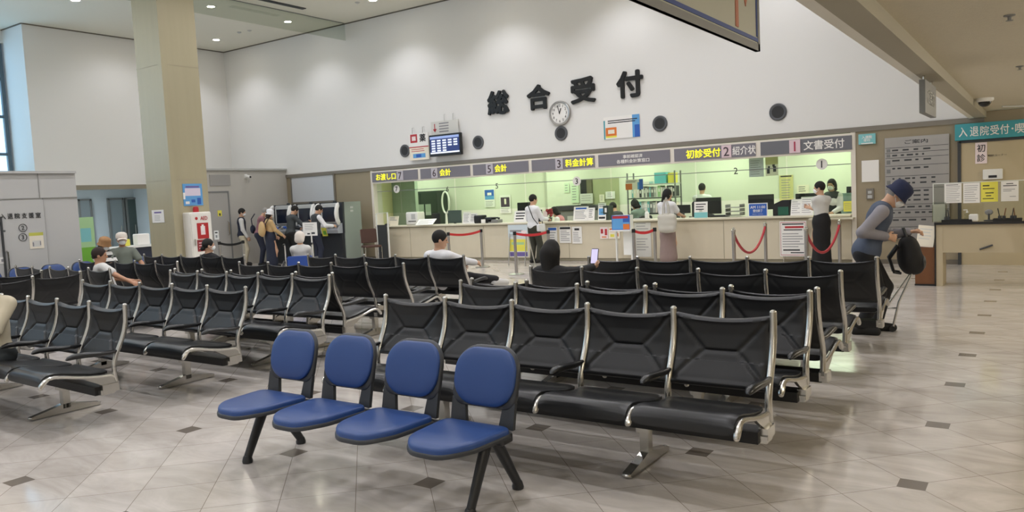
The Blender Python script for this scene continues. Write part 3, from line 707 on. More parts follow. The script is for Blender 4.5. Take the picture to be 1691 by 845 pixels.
# round wall speakers
SPL = ['round black wall speaker half hidden by the medicine notice', 'round black wall speaker right of the call screen', 'round black wall speaker directly under the clock',
       'round black wall speaker right of the white and blue poster', 'rightmost and largest-looking round black wall speaker, above sign 1']
for (px, py), lab in zip(((669, 249), (790, 235), (927, 220), (1090, 204), (1285, 185)), SPL):
    t = thing('wall_speaker', lab, 'speaker', at(px, py, Y=WALL_Y), group='round wall speakers')
    B('speaker_grey').lathe([(.165, 0), (.165, .02), (.145, .03), (.112, .020)], R=RX90, n=32).build('bezel', t, 40)
    B('speaker_black').lathe([(.115, .022), (.095, .014), (.07, .006), (.04, .008), (.0, .018)], R=RX90, n=32).build('cone', t, 40)
# poster on the wall
pc, w, h = on_wall(997, 191, 1056.5, 228, WALL_Y-.012)
sheet('wall_poster', 'white poster with orange box and blue right edge below the big lettering', 'poster', pc, w, h,
      [(.80, .0, 1, 1, 'sky_blue'), (.86, 0, 1, .55, 'ink_blue'), (0, 0, .04, .85, 'teal')]+lines(2, .12, .95, .68, .86, 'ink', .5, 1, .1)+[(.05, .06, .36, .52, 'ink_orange'), (.05, .06, .36, .14, 'paper_yellow'), (.12, .24, .30, .42, 'paper_warm')])
# call screen and the notices around it
pc, w, h = on_wall(711, 222, 762, 256, WALL_Y-.14)
t = thing('call_screen', 'black-framed screen of white call numbers hung on the white wall', 'screen', pc)
B('black_plastic').rbox((0, 0, 0), (w+.02, .09, h+.03), .02, 'y').build('housing', t)
cells = [(.0, .86, 1, 1, 'screen_pale'), (0, .0, 1, .09, 'screen_white')]
for i in range(5):
    for j in range(5):
        if i > 2 and j > 2: continue
        cells.append((.05+.19*i, .70-.145*j, .05+.19*i+.13, .70-.145*j+.09, 'screen_white'))
o = sheet('display', None, None, (0, -.048, .01), w-.06, h-.08, cells, 'screen_navy', .006); o.parent = t
B('dark_gray').box((0, .09, 0), (.2, .09, .2)).build('wall_bracket', t)
pc, w, h = on_wall(676, 220, 708, 264, WALL_Y-.07)
t = thing('hanging_notice', 'white and cream medicine notice with red pharmacy square, left of the call screen', 'sign', pc)
o = sheet('board', None, None, (0, 0, 0), w, h, [(0, 0, 1, .47, 'paper_warm'), (0, .47, 1, .51, 'ink_red'), (.08, .66, .44, .98, 'ink_red'), (.16, .74, .36, .90, 'paper_pink'), (.18, .08, .82, .24, 'sky_blue'), (.34, .10, .6, .22, 'ink_blue')]+lines(2, .1, .8, .3, .44, 'ink_red', .35, 4), 'paper', .012); o.parent = t
text('薬', .20, .20, t, (w*.22, -.008, h*.32), 'ink', 'lettering', .004, .02)
for s in (-.2, .15): B('chrome').tube([(s, .0, h/2-.02), (s, .0, h/2+.15), (s, .069, h/2+.16)], .006).build('hanger', t)
pc, w, h = on_wall(712, 199, 757, 221, WALL_Y-.04)
t = thing('hanging_notice', 'pale notice with a red down arrow hung above the call screen', 'sign', pc)
o = sheet('board', None, None, (0, 0, 0), w, h, lines(4, .30, .68, .1, .92, 'ink_gray', .5, 5, .1), 'paper_grey', .01); o.parent = t
b = B('ink_red').box((-w*.36, -.008, .03), (.022, .006, .16)).prism([(-w*.36-.06, -.02), (-w*.36+.06, -.02), (-w*.36, -.10)], 'y', -.011, -.005); b.build('arrow', t)
for s in (.0, .28): B('chrome').tube([(s, 0, h/2-.02), (s, 0, h/2+.15), (s, .039, h/2+.16)], .006).build('hanger', t)

# glass screens above the counter with their numerals
GS = [(616, 662, '7', 655, 312, 1, 'glass screen with the round white 7, leftmost at the counter'), (662, 752, '6', 739, 312, 0, 'glass screen numbered 6 before the dark office doorway'),
      (752, 868, '5', 820.5, 307, 0, 'glass screen numbered 5 before the blue wall posters'), (868, 1010, '3', 952.5, 299, 1, 'glass screen with the round white 3'),
      (1010, 1150, '', 0, 0, 0, 'unnumbered glass screen before the office shelves'), (1150, 1300, '2', 1215, 282, 0, 'glass screen numbered 2 over the blue reception-hours sign'),
      (1300, 1408, '1', 1357, 271, 1, 'glass screen with the round white 1, rightmost at the counter')]
for i, (x0, x1, nm, px, py, disc, lab) in enumerate(GS):
    a, c = at(x0+1, 320, Y=WALL_Y+.12).x, at(x1-1, 320, Y=WALL_Y+.12).x
    t = thing('glass_screen', lab, 'glass screen', ((a+c)/2, WALL_Y+.12, 1.25), group='counter glass screens')
    B('clear_glass').box((0, 0, .42), (c-a, .008, .86)).build('pane', t)
    if nm:
        p = at(px, py, Y=WALL_Y+.11)-t.location
        q = t
        if disc: q = B('paper').lathe([(0, .006), (.105, .006), (.105, 0), (0, 0)], R=RX90, n=28).build('number_disc', t, loc=p)
        text(nm, .085, .13, q, (Vector((0, -.008, 0)) if disc else p), 'ink', 'numeral', .003, .012, keep=True)
rail = B('mid_gray').box(((OFF_L+OFF_R)/2, WALL_Y+.12, 1.83), (CWD, .012, .015)).build('glass_rail')
tag(rail, 'thin horizontal metal rail running behind the counter glass', 'rail')

# ------------------------------------------------------------------ things on the counter and in the office
def box_sheet(name, lab, cat, px0, py0, px1, py1, Y, rects=(), base='paper', tilt=0., group=None, d=.006):
    pc, w, h = on_wall(px0, py0, px1, py1, Y); return sheet(name, lab, cat, pc, w, h, rects, base, d, 0, tilt, 0, group)
def counter_card(lab, px0, py0, px1, Y, rects, base='paper', lean=.25, name='counter_notice', cat='notice', group=None):
    """a leaning notice with a back strut standing on the counter top"""
    a, c = at(px0, py0+10, Y=Y), at(px1, py0+10, Y=Y); top = at((px0+px1)/2, py0, Y=Y).z; h = (top-CT)/math.cos(lean)
    t = thing(name, lab, cat, ((a.x+c.x)/2, Y, CT), group=group)
    o = sheet('card', None, None, (0, math.sin(lean)*h/2, math.cos(lean)*h/2), c.x-a.x, h, rects, base, .006, 0, -lean); o.parent = t
    B('clear_acrylic').box((0, math.sin(lean)*h*.75, h*.25), (.06, .006, h*.5), Matrix.Rotation(.3, 3, 'X')).build('strut', t)
    return t
def monitor(lab, px0, py0, px1, py1, Y, foot=.722, m='black_plastic', rz=0.):
    pc, w, h = on_wall(px0, py0, px1, py1, Y)
    t = thing('monitor', lab, 'monitor', (pc.x, Y, foot), rz)
    z = pc.z-foot
    B(m).rbox((0, 0, z), (w, .045, h), .012, 'y').build('back_housing', t)
    B('screen_black').box((0, .024, z), (w-.03, .004, h-.03)).build('screen', t)
    B('dark_gray').box((0, -.01, (z-h/2)/2+.02), (.05, .04, max(.04, z-h/2))).build('stand', t)
    B('dark_gray').rbox((0, .02, .008), (.26, .18, .016), .03, 'z').build('base', t)
def desk(x0, x1, y, lab, z=.72):
    t = thing('office_desk', lab, 'desk', ((x0+x1)/2, y, 0)); B('desk_beige').box((0, 0, z-.015), (x1-x0, .7, .03)).build('desk_top', t)
    for s in (-1, 1):
        B('mid_gray').box((s*((x1-x0)/2-.03), 0, (z-.03)/2), (.04, .6, z-.03)).build('side_panel', t)
desk(-14.2, -9.0, 17.2, 'long office desk behind signs 6 and 5')
desk(-6.0, -3.2, 17.2, 'office desk behind signs 2 and 1, right of the file shelf')
T1 = lines(6, .12, .88, .1, .85, 'ink_gray', .4, 3)
# window 7
counter_card('cream notice card on the counter below number 7', 640, 357, 657, WALL_Y+.2, lines(3, .15, .85, .5, .9, 'ink_gray', .4, 2), 'paper_warm')
tag(B('black_plastic').ball((0, 0, .03), (.07, .05, .03)).build('card_tray', smooth=40, loc=(at(639, 372, Y=WALL_Y+.15).x, WALL_Y+.15, CT)), 'small black oval tray at the left end of the counter', 'tray')
t = thing('receipt_printer', 'white box-shaped printer on the counter between numbers 7 and 6', 'printer', (at(693, 372, Y=WALL_Y+.35).x, WALL_Y+.22, CT))
B('white_plastic').rbox((-.02, 0, .17), (.40, .30, .34), .04, 'x').build('body', t, 40); B('light_gray').box((.04, -.152, .22), (.14, .006, .14)).build('front_flap', t); B('dark_gray').box((.0, -.15, .10), (.26, .02, .02)).build('paper_slot', t)
pc = at(700, 368, Y=WALL_Y-.1)
o = sheet('tilted_notice', 'white notice sheet tilted over the front edge of the counter below number 6', 'notice', pc, .50, .30, lines(4, .1, .9, .15, .85, 'ink_gray', .25, 8), 'paper', .006, R_(14), R_(-62), 0); o.location = (pc.x, WALL_Y-.02, CT+.075)
monitor('dark green-screened monitor behind the counter right of the printer', 741, 347, 762, 368, WALL_Y+.55, m='corridor_dark')
monitor('small black monitor beside the white printer', 714, 352, 727, 370, WALL_Y+.5)
counter_card('white notice card left of a pair on the counter below number 5', 763, 350, 775, WALL_Y+.15, T1)
counter_card('white notice card right of a pair on the counter below number 5', 775, 352, 787, WALL_Y+.15, lines(5, .1, .9, .2, .9, 'ink', .35, 9))
t = thing('card_terminal', 'black card payment terminal with white slip on the counter below number 5', 'terminal', (at(800, 368, Y=WALL_Y+.22).x, WALL_Y+.22, CT))
B('black_plastic').rbox((-.12, 0, .10), (.26, .2, .2), .03, 'x').build('body', t, 40); B('black_plastic').rbox((.17, .02, .07), (.22, .2, .14), .03, 'x').build('printer', t, 40); B('paper').box((.05, -.11, .05), (.12, .02, .09)).build('slip', t)
# dark doorway in the office back wall, back wall furniture
pc, w, h = on_wall(686, 318, 739, 376, OFF_B-.04)
t = thing('office_cabinet', 'tall dark glass-fronted cabinet at the back of the office behind number 6', 'cabinet', (pc.x, OFF_B-.26, 0))
HC = 1.82
B('dark_opening').box((0, 0, HC/2), (w, .5, HC)).build('body', t)
for s in (-1, 1):
    q = B(mat('cab_glass', '#3a463c', .2)).box((s*w/4, -.26, HC/2+.1), (w/2-.03, .02, HC-.3)).build('door', t); B('chrome').box((s*.05, -.28, 1.0), (.02, .02, .12)).build('handle', q)
for s, xx in ((0, .02), (1, .3)): B('office_gray').box((xx, -.272, 1.25), (.22, .004, .34)).build('papers', t)
t = thing('desk_fan', 'tall white ring-shaped stand fan behind number 6', 'fan', (at(738, 372, Y=17.0).x, 17.0, .72))
fz = at(738, 334, Y=17.0).z-.72
B('white_plastic').tube([(.17*math.cos(a)*.75, 0, fz+.30*math.sin(a)) for a in [i*2*math.pi/24 for i in range(25)]], .025, 8).build('ring', t, 40)
B('white_plastic').lathe([(.11, 0), (.11, .03), (.04, .06), (.025, fz-.29)], n=16).build('stand', t, 40)
# wall pictures
box_sheet('wall_calendar', 'calendar with a bright blue picture on the office wall under number 5', 'calendar', 800, 312, 817, 342, OFF_B-.02, [(.05, .42, .95, .96, 'ink_blue'), (.05, .42, .95, .62, 'sky_blue'), (.3, .66, .7, .8, 'paper')]+lines(4, .1, .9, .04, .36, 'ink_gray', .3, 3), 'paper')
box_sheet('wall_calendar', 'calendar with a dark purple picture on the office wall, right of the blue one', 'calendar', 825.5, 322, 843.5, 352, OFF_B-.02, [(.1, .35, .9, .88, mat('plum', '#4a3a4c', .6).name), (.42, .5, .6, .8, 'paper_warm')]+lines(3, .1, .9, .04, .3, 'ink_gray', .3, 3), 'paper')
t = thing('phone', 'grey and black desk telephone on the counter below the calendars', 'telephone', (at(818, 366, Y=WALL_Y+.25).x, WALL_Y+.25, CT))
B('mid_gray').rbox((0, 0, .04), (.3, .22, .08), .02, 'z').build('base', t); B('black_plastic').tube([(-.12, 0, .10), (-.08, 0, .12), (.08, 0, .12), (.12, 0, .10)], [.03, .02, .02, .03], 8).build('handset', t, 40)
monitor('black monitor behind the standing woman with the shoulder strap', 855, 334, 878, 349, WALL_Y+.8)
counter_card('white card with large writing beside the woman with the shoulder strap', 848, 348, 869, WALL_Y+.1, lines(3, .12, .9, .2, .9, 'ink', .45, 11, .2))
t = thing('brochure_holder', 'clear holder of leaflets on the counter right of the standing woman', 'leaflet holder', (at(892, 366, Y=WALL_Y+.2).x, WALL_Y+.2, CT))
B('black_plastic').box((0, 0, .14), (.08, .1, .28)).build('back_rest', t); B('paper_pink').box((.12, .05, .13), (.11, .02, .24)).build('leaflet', t)
t = thing('flower_pot', 'small pot of red flowers on the counter left of the big white notices', 'potted plant', (at(908, 365, Y=WALL_Y+.28).x, WALL_Y+.28, CT))
B('dark_gray').lathe([(.05, 0), (.065, .09), (.055, .09), (0, .08)], n=14).build('pot', t, 40)
b = B('red_dark'); rg = random.Random(3)
for i in range(16): b.ball((rg.uniform(-.09, .09), rg.uniform(-.05, .05), .15+rg.uniform(-.03, .13)), .035, 7, 5)
b.build('flowers', t, 60); b = B('green')
for i in range(8): b.tube([(0, 0, .07), (rg.uniform(-.07, .07), rg.uniform(-.04, .04), .17)], .006, 5)
b.build('stems', t)
counter_card('large white notice with blue heading on the counter below number 3', 946, 341, 970, WALL_Y+.12, [(.12, .80, .88, .92, 'ink_blue')]+lines(6, .1, .9, .1, .74, 'ink_gray', .4, 12), lean=.2)
counter_card('narrow white notice leaning beside the one with the blue heading', 969, 343, 981, WALL_Y+.12, lines(5, .2, .8, .2, .9, 'ink', .3, 13), lean=.2)
counter_card('tall white and blue notice stand at the counter below the blank grey sign', 987, 335, 1000, WALL_Y+.15, [(.1, .3, .9, .68, 'sky_blue'), (.1, .08, .9, .2, 'ink')]+lines(2, .15, .85, .74, .95, 'ink_gray', .4, 13), lean=.1)
t = thing('binder', 'row of dark green binders beside the tall white and blue notice stand', 'binders', (at(1005, 364, Y=WALL_Y+.28).x, WALL_Y+.28, CT))
B('dark_opening').box((0, 0, .16), (.13, .24, .32)).build('cover', t); B('paper').box((0, -.122, .22), (.05, .004, .1)).build('spine_label', t)
# white office machine and papers behind number 3
t = thing('copier', 'grey office copier in the office behind number 3', 'copier', (at(960, 345, Y=17.9).x, 17.9, 0))
B('mid_gray').rbox((0, 0, .55), (1.1, .6, 1.1), .04, 'y').build('body', t); B('dark_gray').rbox((0, -.02, 1.16), (1.2, .64, .12), .03, 'y').build('lid', t); B('light_gray').box((.1, -.31, .85), (.7, .02, .2)).build('paper_drawer', t)
box_sheet('wall_notice', 'long pale list on the office wall under the white 3', 'notice', 943, 302, 956, 335, OFF_B-.02, lines(6, .15, .85, .1, .9, 'ink_gray', .3, 5), mat('mint', '#cfe0c4', .6).name)
box_sheet('wall_notice', 'small pale sheet on the office wall left of the white 3', 'notice', 932, 302, 940, 318, OFF_B-.02, lines(3, .15, .85, .1, .9, 'ink_gray', .3, 5), 'mint')
pc, w, h = on_wall(959, 297, 979, 336, OFF_B-.02)
t = thing('office_door', 'narrow dark doorway in the office back wall right of the white 3', 'door', (pc.x, OFF_B-.035, 0))
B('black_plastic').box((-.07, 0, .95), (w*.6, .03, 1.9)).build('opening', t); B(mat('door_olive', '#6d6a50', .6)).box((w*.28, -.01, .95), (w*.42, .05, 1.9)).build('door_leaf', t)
box_sheet('wall_notice', 'white sheet covering the foot of the dark doorway in the office', 'notice', 958, 319.5, 979, 336, OFF_B-.08, lines(3, .1, .9, .2, .9, 'ink_gray', .2, 4), 'paper_grey')
pc, w, h = on_wall(979, 295, 1022, 340, OFF_B-.03)
o = B(mat('olive_panel', '#a9ad86', .6)).box((pc.x, OFF_B-.02, pc.z-.3), (w, .03, h+.6)).build('wall_board'); tag(o, 'olive notice board on the office wall right of the dark doorway', 'board')
box_sheet('pinned_paper', 'cream paper pinned to the olive office board', 'notice', 1000, 316, 1015.5, 328, OFF_B-.06, lines(3, .2, .8, .2, .9, 'ink_gray', .3, 6), 'paper')
box_sheet('pinned_paper', 'narrow cream paper pinned left on the olive office board', 'notice', 990, 321, 998, 334, OFF_B-.06, lines(3, .2, .8, .2, .9, 'ink_gray', .3, 7), 'paper_warm')
# hanging colourful leaflet
box_sheet('hanging_leaflet', 'orange, white and blue leaflet hung behind the glass left of the shelves', 'leaflet', 1033, 296, 1062, 313, WALL_Y+.129, [(.0, .0, .38, .6, 'ink_orange'), (.78, 0, 1, 1, 'ink_blue'), (.68, 0, .78, .7, 'sky_blue')]+lines(2, .05, .7, .68, .92, 'ink', .4, 3), 'paper_warm')
# shelves with files
sx0, sx1 = at(1042, 320, Y=17.6).x, at(1120, 320, Y=17.6).x
t = thing('file_shelf', 'open steel shelf full of files in the office, topped with a blue box', 'shelf', ((sx0+sx1)/2, 17.6, 0)); sw = sx1-sx0
for s in (-1, 1): 
    for yy in (-.18, .18): B('mid_gray').box((s*sw/2, yy, .98), (.03, .03, 1.96)).build('post', t)
SZ = [.45, .95, 1.33, 1.66]
for z in SZ: B('light_gray' if z > 1.5 else 'dark_gray').box((0, 0, z), (sw, .40, .025)).build('shelf_board', t)
rg = random.Random(11); cols = ['paper', 'light_gray', 'mid_gray', 'paper_pink', 'green_pale', 'dark_gray', 'paper_warm', 'teal_pale', 'black_plastic']
fl = {}
for z, hh in ((.96, .30), (1.34, .27)):
    x = -sw/2+.05
    while x < sw/2-.08:
        wd = rg.choice((.04, .06, .08)); cm = rg.choice(cols); h2 = hh*rg.uniform(.82, 1)
        b = B(cm).box((0, 0, h2/2), (wd-.004, .28, h2)).use(M('paper')).box((0, -.1405, h2*.6), (wd*.5, .002, h2*.3))
        o = tag(b.build('file_folder', loc=((sx0+sx1)/2+x+wd/2, 17.6, z+.013)), dict(paper='white', light_gray='light grey', mid_gray='mid grey', paper_pink='pale pink', green_pale='pale green', dark_gray='dark grey', paper_warm='cream', teal_pale='pale teal', black_plastic='black')[cm]+' upright office file on the '+('lower' if z < 1.2 else 'upper')+' board of the steel shelf', 'file', 'files on the steel shelf'); x += wd
for nm, dx, wd, dp, hh, cm, lab in (('storage_box', .18*sw, .24*sw, .26, .26, 'cyan', 'pale blue box on top of the file shelf'), ('storage_box', .40*sw, .12*sw, .24, .24, 'paper_yellow', 'yellow box on top of the file shelf, right of the blue one'), ('paper_pile', -.25*sw, .4*sw, .28, .06, 'paper', 'flat pile of papers on top of the file shelf')):
    o = B(cm).box((0, 0, hh/2), (wd, dp, hh)).build(nm, loc=((sx0+sx1)/2+dx, 17.6, 1.674)); tag(o, lab, 'box' if nm == 'storage_box' else 'papers')
t = thing('pump_bottle', 'white hand-sanitiser pump bottle on the counter left of the woman with the tote', 'bottle', (at(1069, 368, Y=WALL_Y+.1).x, WALL_Y+.1, CT))
B('white_plastic').lathe([(.045, 0), (.048, .02), (.048, .13), (.02, .16), (.018, .18)], n=16).build('body', t, 40); B('light_gray').lathe([(.02, .18), (.02, .21), (.008, .21), (.008, .24)], n=10).box((-.03, 0, .24), (.08, .02, .015)).build('pump', t, 40)
monitor('black monitor behind the counter beside the woman with the tote', 1117, 338, 1140, 352, WALL_Y+.6)
counter_card('white card above a pale blue pouch at the counter below sign 2', 1146, 333, 1168, WALL_Y+.1, [(0, 0, 1, .34, 'teal_pale')]+lines(3, .12, .9, .45, .92, 'ink', .4, 14), lean=.08)
monitor('black monitor right of the card with the pale blue pouch', 1150, 326, 1191, 353, WALL_Y+.55)
t = thing('keyboard', 'black keyboard and cables on the counter below the monitor left of the blue sign', 'keyboard', (at(1187, 356, Y=WALL_Y+.25).x, WALL_Y+.25, CT))
B('black_plastic').rbox((0, 0, .02), (.42, .16, .03), .02, 'z').build('body', t); B('dark_gray').box((0, -.0, .038), (.39, .13, .008)).build('keys', t)
t = thing('document_tray', 'grey stacked document trays left of the blue reception-hours sign', 'trays', (at(1214, 352, Y=WALL_Y+.25).x, WALL_Y+.25, CT))
for k in range(3): B('mid_gray').box((0, 0, .03+.08*k), (.3, .3, .012)).box((-.145, 0, .06+.08*k), (.01, .3, .06)).box((.145, 0, .06+.08*k), (.01, .3, .06)).build('tray', t)
monitor('black monitor behind the blue reception-hours sign', 1236, 321, 1278, 346, WALL_Y+.5)
pc, w, h = on_wall(1236, 332, 1267.5, 354, WALL_Y+.06)
t = thing('hours_sign', 'blue counter sign reading AM 11:00 and closing notice', 'sign', (pc.x, WALL_Y+.06, CT))
B('paper').box((0, 0, h/2), (w, .02, h)).build('frame', t); q = B('ink_blue').box((0, -.008, h/2), (w-.03, .012, h-.03)).build('face', t)
text('AM 11:00', w*.78, h*.2, q, (0, -.015, h*.70), 'paper', 'lettering', .003, .012); text('受付終了', w*.5, h*.22, q, (0, -.015, h*.42), 'paper', 'lettering', .003, .012); text('ありがとうございました', w*.55, h*.08, q, (0, -.015, h*.18), 'paper', 'lettering', .002)
t = thing('document_case', 'black document case with a green front on the counter right of the blue sign', 'case', (at(1293, 352, Y=WALL_Y+.27).x, WALL_Y+.27, CT))
B('black_plastic').prism([(-.16, 0), (.16, 0), (.16, .30), (.02, .30), (-.16, .22)], 'y', -.12, .12).build('body', t); B(mat('deep_green', '#1f5a46', .5)).box((.04, -.124, .09), (.2, .01, .16)).build('front_label', t)
counter_card('left page of two large white notice boards below sign 1', 1305, 329, 1322, WALL_Y+.1, lines(6, .1, .9, .1, .9, 'ink_gray', .25, 15), lean=.3)
counter_card('right, taller page of two large white notice boards below sign 1', 1321, 325, 1342, WALL_Y+.06, lines(7, .1, .9, .1, .9, 'ink_gray', .25, 16), lean=.3)
monitor('black monitor behind the two white notice boards below sign 1', 1314, 319, 1351, 340, WALL_Y+.6)
box_sheet('hung_notice', 'pale lilac sheet hung inside the glass between signs 2 and 1', 'notice', 1237, 261, 1261, 292, WALL_Y+.129, lines(7, .1, .9, .1, .92, 'ink_gray', .25, 17), mat('lilac_paper', '#cfd0d8', .6).name)
box_sheet('hung_notice', 'yellow-topped sheet with two dark figures hung inside the glass', 'notice', 1264, 259, 1285, 290, WALL_Y+.129, [(0, .6, 1, 1, mat('khaki_paper', '#cfc88a', .6).name), (.12, .12, .34, .42, 'ink'), (.2, .36, .36, .52, 'ink'), (.6, .2, .84, .5, 'ink'), (.55, .48, .75, .6, 'ink')], 'paper_warm')
box_sheet('wall_notice', 'tall yellowish list on the office wall between signs 2 and 1', 'notice', 1287, 289, 1310, 332, OFF_B-.02, [(.1, .93, .9, .98, 'ink')]+lines(8, .15, .85, .08, .86, 'ink_gray', .3, 18), 'khaki_paper')
box_sheet('wall_notice', 'small cream notice on the office wall above the black monitor of sign 1', 'notice', 1316, 305, 1336, 320, OFF_B-.02, lines(3, .15, .85, .2, .9, 'ink', .3, 19), 'paper_warm')
# clutter at the right end
t = thing('tub', 'pale grey-blue plastic tub on the counter at the right end behind the staff', 'tub', (at(1398, 330, Y=17.0).x, 17.0, .72))
B(mat('tub_grey', '#8fa7a6', .5)).lathe([(.16, 0), (.2, .55), (.18, .55), (.15, .02), (0, .02)], n=20).build('body', t, 40)
box_sheet('yellow_board', 'yellow notice board at the right end of the counter', 'notice', 1393, 332, 1413, 349, WALL_Y+.35, lines(4, .1, .9, .15, .9, 'ink_gray', .25, 20), 'paper_yellow')
t = thing('stuffed_basket', 'basket of orange and dark packets at the right end of the office', 'basket', (at(1408, 315, Y=17.4).x, 17.4, 1.0))
B('wood_brown').lathe([(.14, 0), (.17, .2), (.16, .2), (.13, .02), (0, .02)], n=18).build('basket', t, 40); B('orange').box((.03, 0, .25), (.16, .1, .14)).build('packet', t); B('black_plastic').box((-.06, 0, .30), (.1, .1, .2)).build('packet', t)
B('mid_gray').box((0, 0, -.14), (.5, .4, .28)).build('plinth', t)

# ------------------------------------------------------------------ notices on the counter front
CF_ = WALL_Y-.012
FRONT = [(905, 375, 920, 404, [(.05, .82, .95, .97, 'ink_blue')]+lines(5, .1, .9, .1, .75, 'ink_gray', .35, 21), 'paper', 'white notice with blue heading on the counter front, leftmost of three'),
         (924, 374, 943, 401, [(.05, .84, .95, .97, 'ink')]+lines(6, .1, .9, .1, .78, 'ink_gray', .35, 22), 'paper', 'white notice with black heading on the counter front, middle of three'),
         (945, 374, 961, 402, [(.25, .78, .75, .9, 'ink')]+lines(6, .1, .9, .1, .7, 'ink_gray', .35, 23), 'paper', 'white notice with a dark emblem on the counter front, rightmost of three'),
         (991, 375, 1004, 394, [(.1, .45, .4, .85, 'ink_red'), (.6, .3, .9, .85, 'ink_red'), (.2, .1, .8, .2, 'ink_orange')], 'paper_pink', 'small pink and red notice on the counter front'),
         (1005, 375, 1024, 394, [(.1, .6, .9, .9, 'ink_orange'), (.15, .15, .5, .4, 'paper_yellow'), (.6, .2, .85, .5, 'ink_orange')], 'paper_warm', 'small orange and yellow notice on the counter front'),
         (1048, 360, 1075, 424, lines(4, .12, .9, .62, .9, 'ink_gray', .25, 24)+lines(5, .12, .9, .15, .5, 'ink_gray', .25, 25), 'paper_grey', 'tall white notice on the counter front beside the woman with the tote')]
for (x0, y0, x1, y1, rc, bs, lab) in FRONT: box_sheet('front_notice', lab, 'notice', x0, y0, x1, y1, CF_, rc, bs)
pc, w, h = on_wall(1288, 365, 1332, 423, WALL_Y-.12)
t = thing('notice_board', 'large white board of printed lines with pale red border before the counter at sign 1', 'notice', (pc.x, WALL_Y-.12, 0))
o = sheet('board', None, None, (0, 0, pc.z), w, h, [(.03, .03, .97, .97, 'ink_red'), (.045, .045, .955, .955, 'paper'), (.1, .9, .9, .935, 'ink'), (.2, .80, .9, .86, 'ink_red'), (.15, .74, .85, .77, 'ink')]+lines(6, .1, .92, .24, .68, 'ink_gray', .3, 26)+[(.12, .16, .75, .2, 'ink'), (.4, .09, .9, .12, 'ink')], 'paper', .015); o.parent = t
for s in (-1, 1): B('chrome').tube([(s*w*.38, .02, 0), (s*w*.38, .02, pc.z)], .01).build('leg', t)
# blue information stand in front of the counter
pc, w, h = on_wall(1013, 355, 1043, 379, WALL_Y-.45)
t = thing('information_stand', 'white pedestal in front of the counter topped with a blue and red leaflet box', 'stand', (pc.x, WALL_Y-.45, 0))
o = sheet('leaflet_box', None, None, (0, -.0, pc.z), w, h, [(.05, .78, .9, .95, 'ink_red'), (.03, .05, .62, .76, 'sky_blue'), (.62, .03, .97, .45, 'ink_orange'), (.03, .4, .97, .52, 'sky_blue')], 'ink_blue', .16, edge='paper'); o.parent = t
B('white_plastic').box((0, 0, pc.z-h/2-.015), (w+.06, .3, .03)).build('shelf', t)
for s in (-1, 1): B('white_plastic').box((s*w*.42, .05, (pc.z-h/2)/2), (.03, .05, pc.z-h/2)).build('leg', t)
B('acrylic_white').box((w*.2, .06, (pc.z-h/2)/2+.08), (w*.5, .015, pc.z-h/2-.2)).build('panel', t)
# poster easel left of the standing woman
pc, w, h = on_wall(840, 371, 872, 424, WALL_Y-1.1); 
t = thing('poster_stand', 'folding poster stand with pale blue and yellow sheets before the counter', 'poster stand', (pc.x, WALL_Y-1.1, 0))
o = sheet('poster', None, None, (0, 0, pc.z), w, h, [(0, .62, 1, 1, mat('ice_paper', '#c9d6dc', .6).name), (.1, .78, .75, .84, 'ink_gray'), (.68, .70, .95, .82, 'paper_pink'), (.05, .18, .95, .55, 'paper_yellow'), (.05, .02, .95, .15, mat('violet', '#6d5f9c', .6).name), (.15, .38, .8, .46, 'green_pale')]+lines(2, .05, .6, .64, .72, 'ink_gray', .4, 27), 'paper_grey', .012); o.parent = t
for s in (-1, 1):
    B('aluminium').tube([(s*w*.42, .02, pc.z+h*.4), (s*w*.42, -.10, .0)], .012).build('leg', t); B('aluminium').tube([(s*w*.42, .02, pc.z+h*.4), (s*w*.42, .3, .0)], .012).build('leg', t)

# ------------------------------------------------------------------ barrier posts
def post(px, py, lab, kind='belt', top=.845, foot=True, z=None):
    p = at(px, py, z=0) if z is None else z
    t = thing('barrier_post', lab, 'barrier post', (p.x, p.y, 0), group='barrier posts')
    B('steel_brushed').lathe([(.16, 0), (.16, .012), (.06, .03), (.03, .035)], n=24).build('base', t, 40)
    B('steel_brushed').lathe([(.03, .03), (.03, top-.06)], n=14).build('pole', t, 40)
    if kind == 'belt': B('black_plastic').lathe([(.034, top-.07), (.034, top-.005), (.028, top)], n=14).build('belt_head', t, 40)
    else: B('chrome').lathe([(.034, top-.06), (.036, top-.03), (.02, top-.01), (.026, top), (0, top+.012)], n=14).build('cap', t, 40)
    return p
P1 = post(797.5, 441, 'barrier post with the red belt nearest to the man in the white shirt')
P2 = post(853, 453, 'barrier post in front of the poster stand, red belt going right')
zp = lambda px, py: Vector((at(px, py, z=.84).x, at(px, py, z=.84).y, 0))
zz = lambda px, Y: Vector((at(px, 400, Y=Y).x, Y, 0))
P3 = post(0, 0, 'barrier post right of the woman with the shoulder strap', z=zp(905,380))
P4 = post(0, 0, 'barrier post before the blue leaflet box', z=zp(1046,378))
P5 = post(0, 0, 'barrier post beside the woman with the tote bag', z=zp(1081,376))
P6 = post(0, 0, 'rope post at the left of the left red rope', 'rope', z=zp(1211,377))
P7 = post(0, 0, 'rope post at the right of the left red rope', 'rope', z=zp(1263.5,367))
P8 = post(0, 0, 'rope post just left of the woman in the black skirt', 'rope', z=zp(1331,375))
P9 = post(0, 0, 'rope post at the right of the woman in the black skirt', 'rope', z=zp(1386,364))
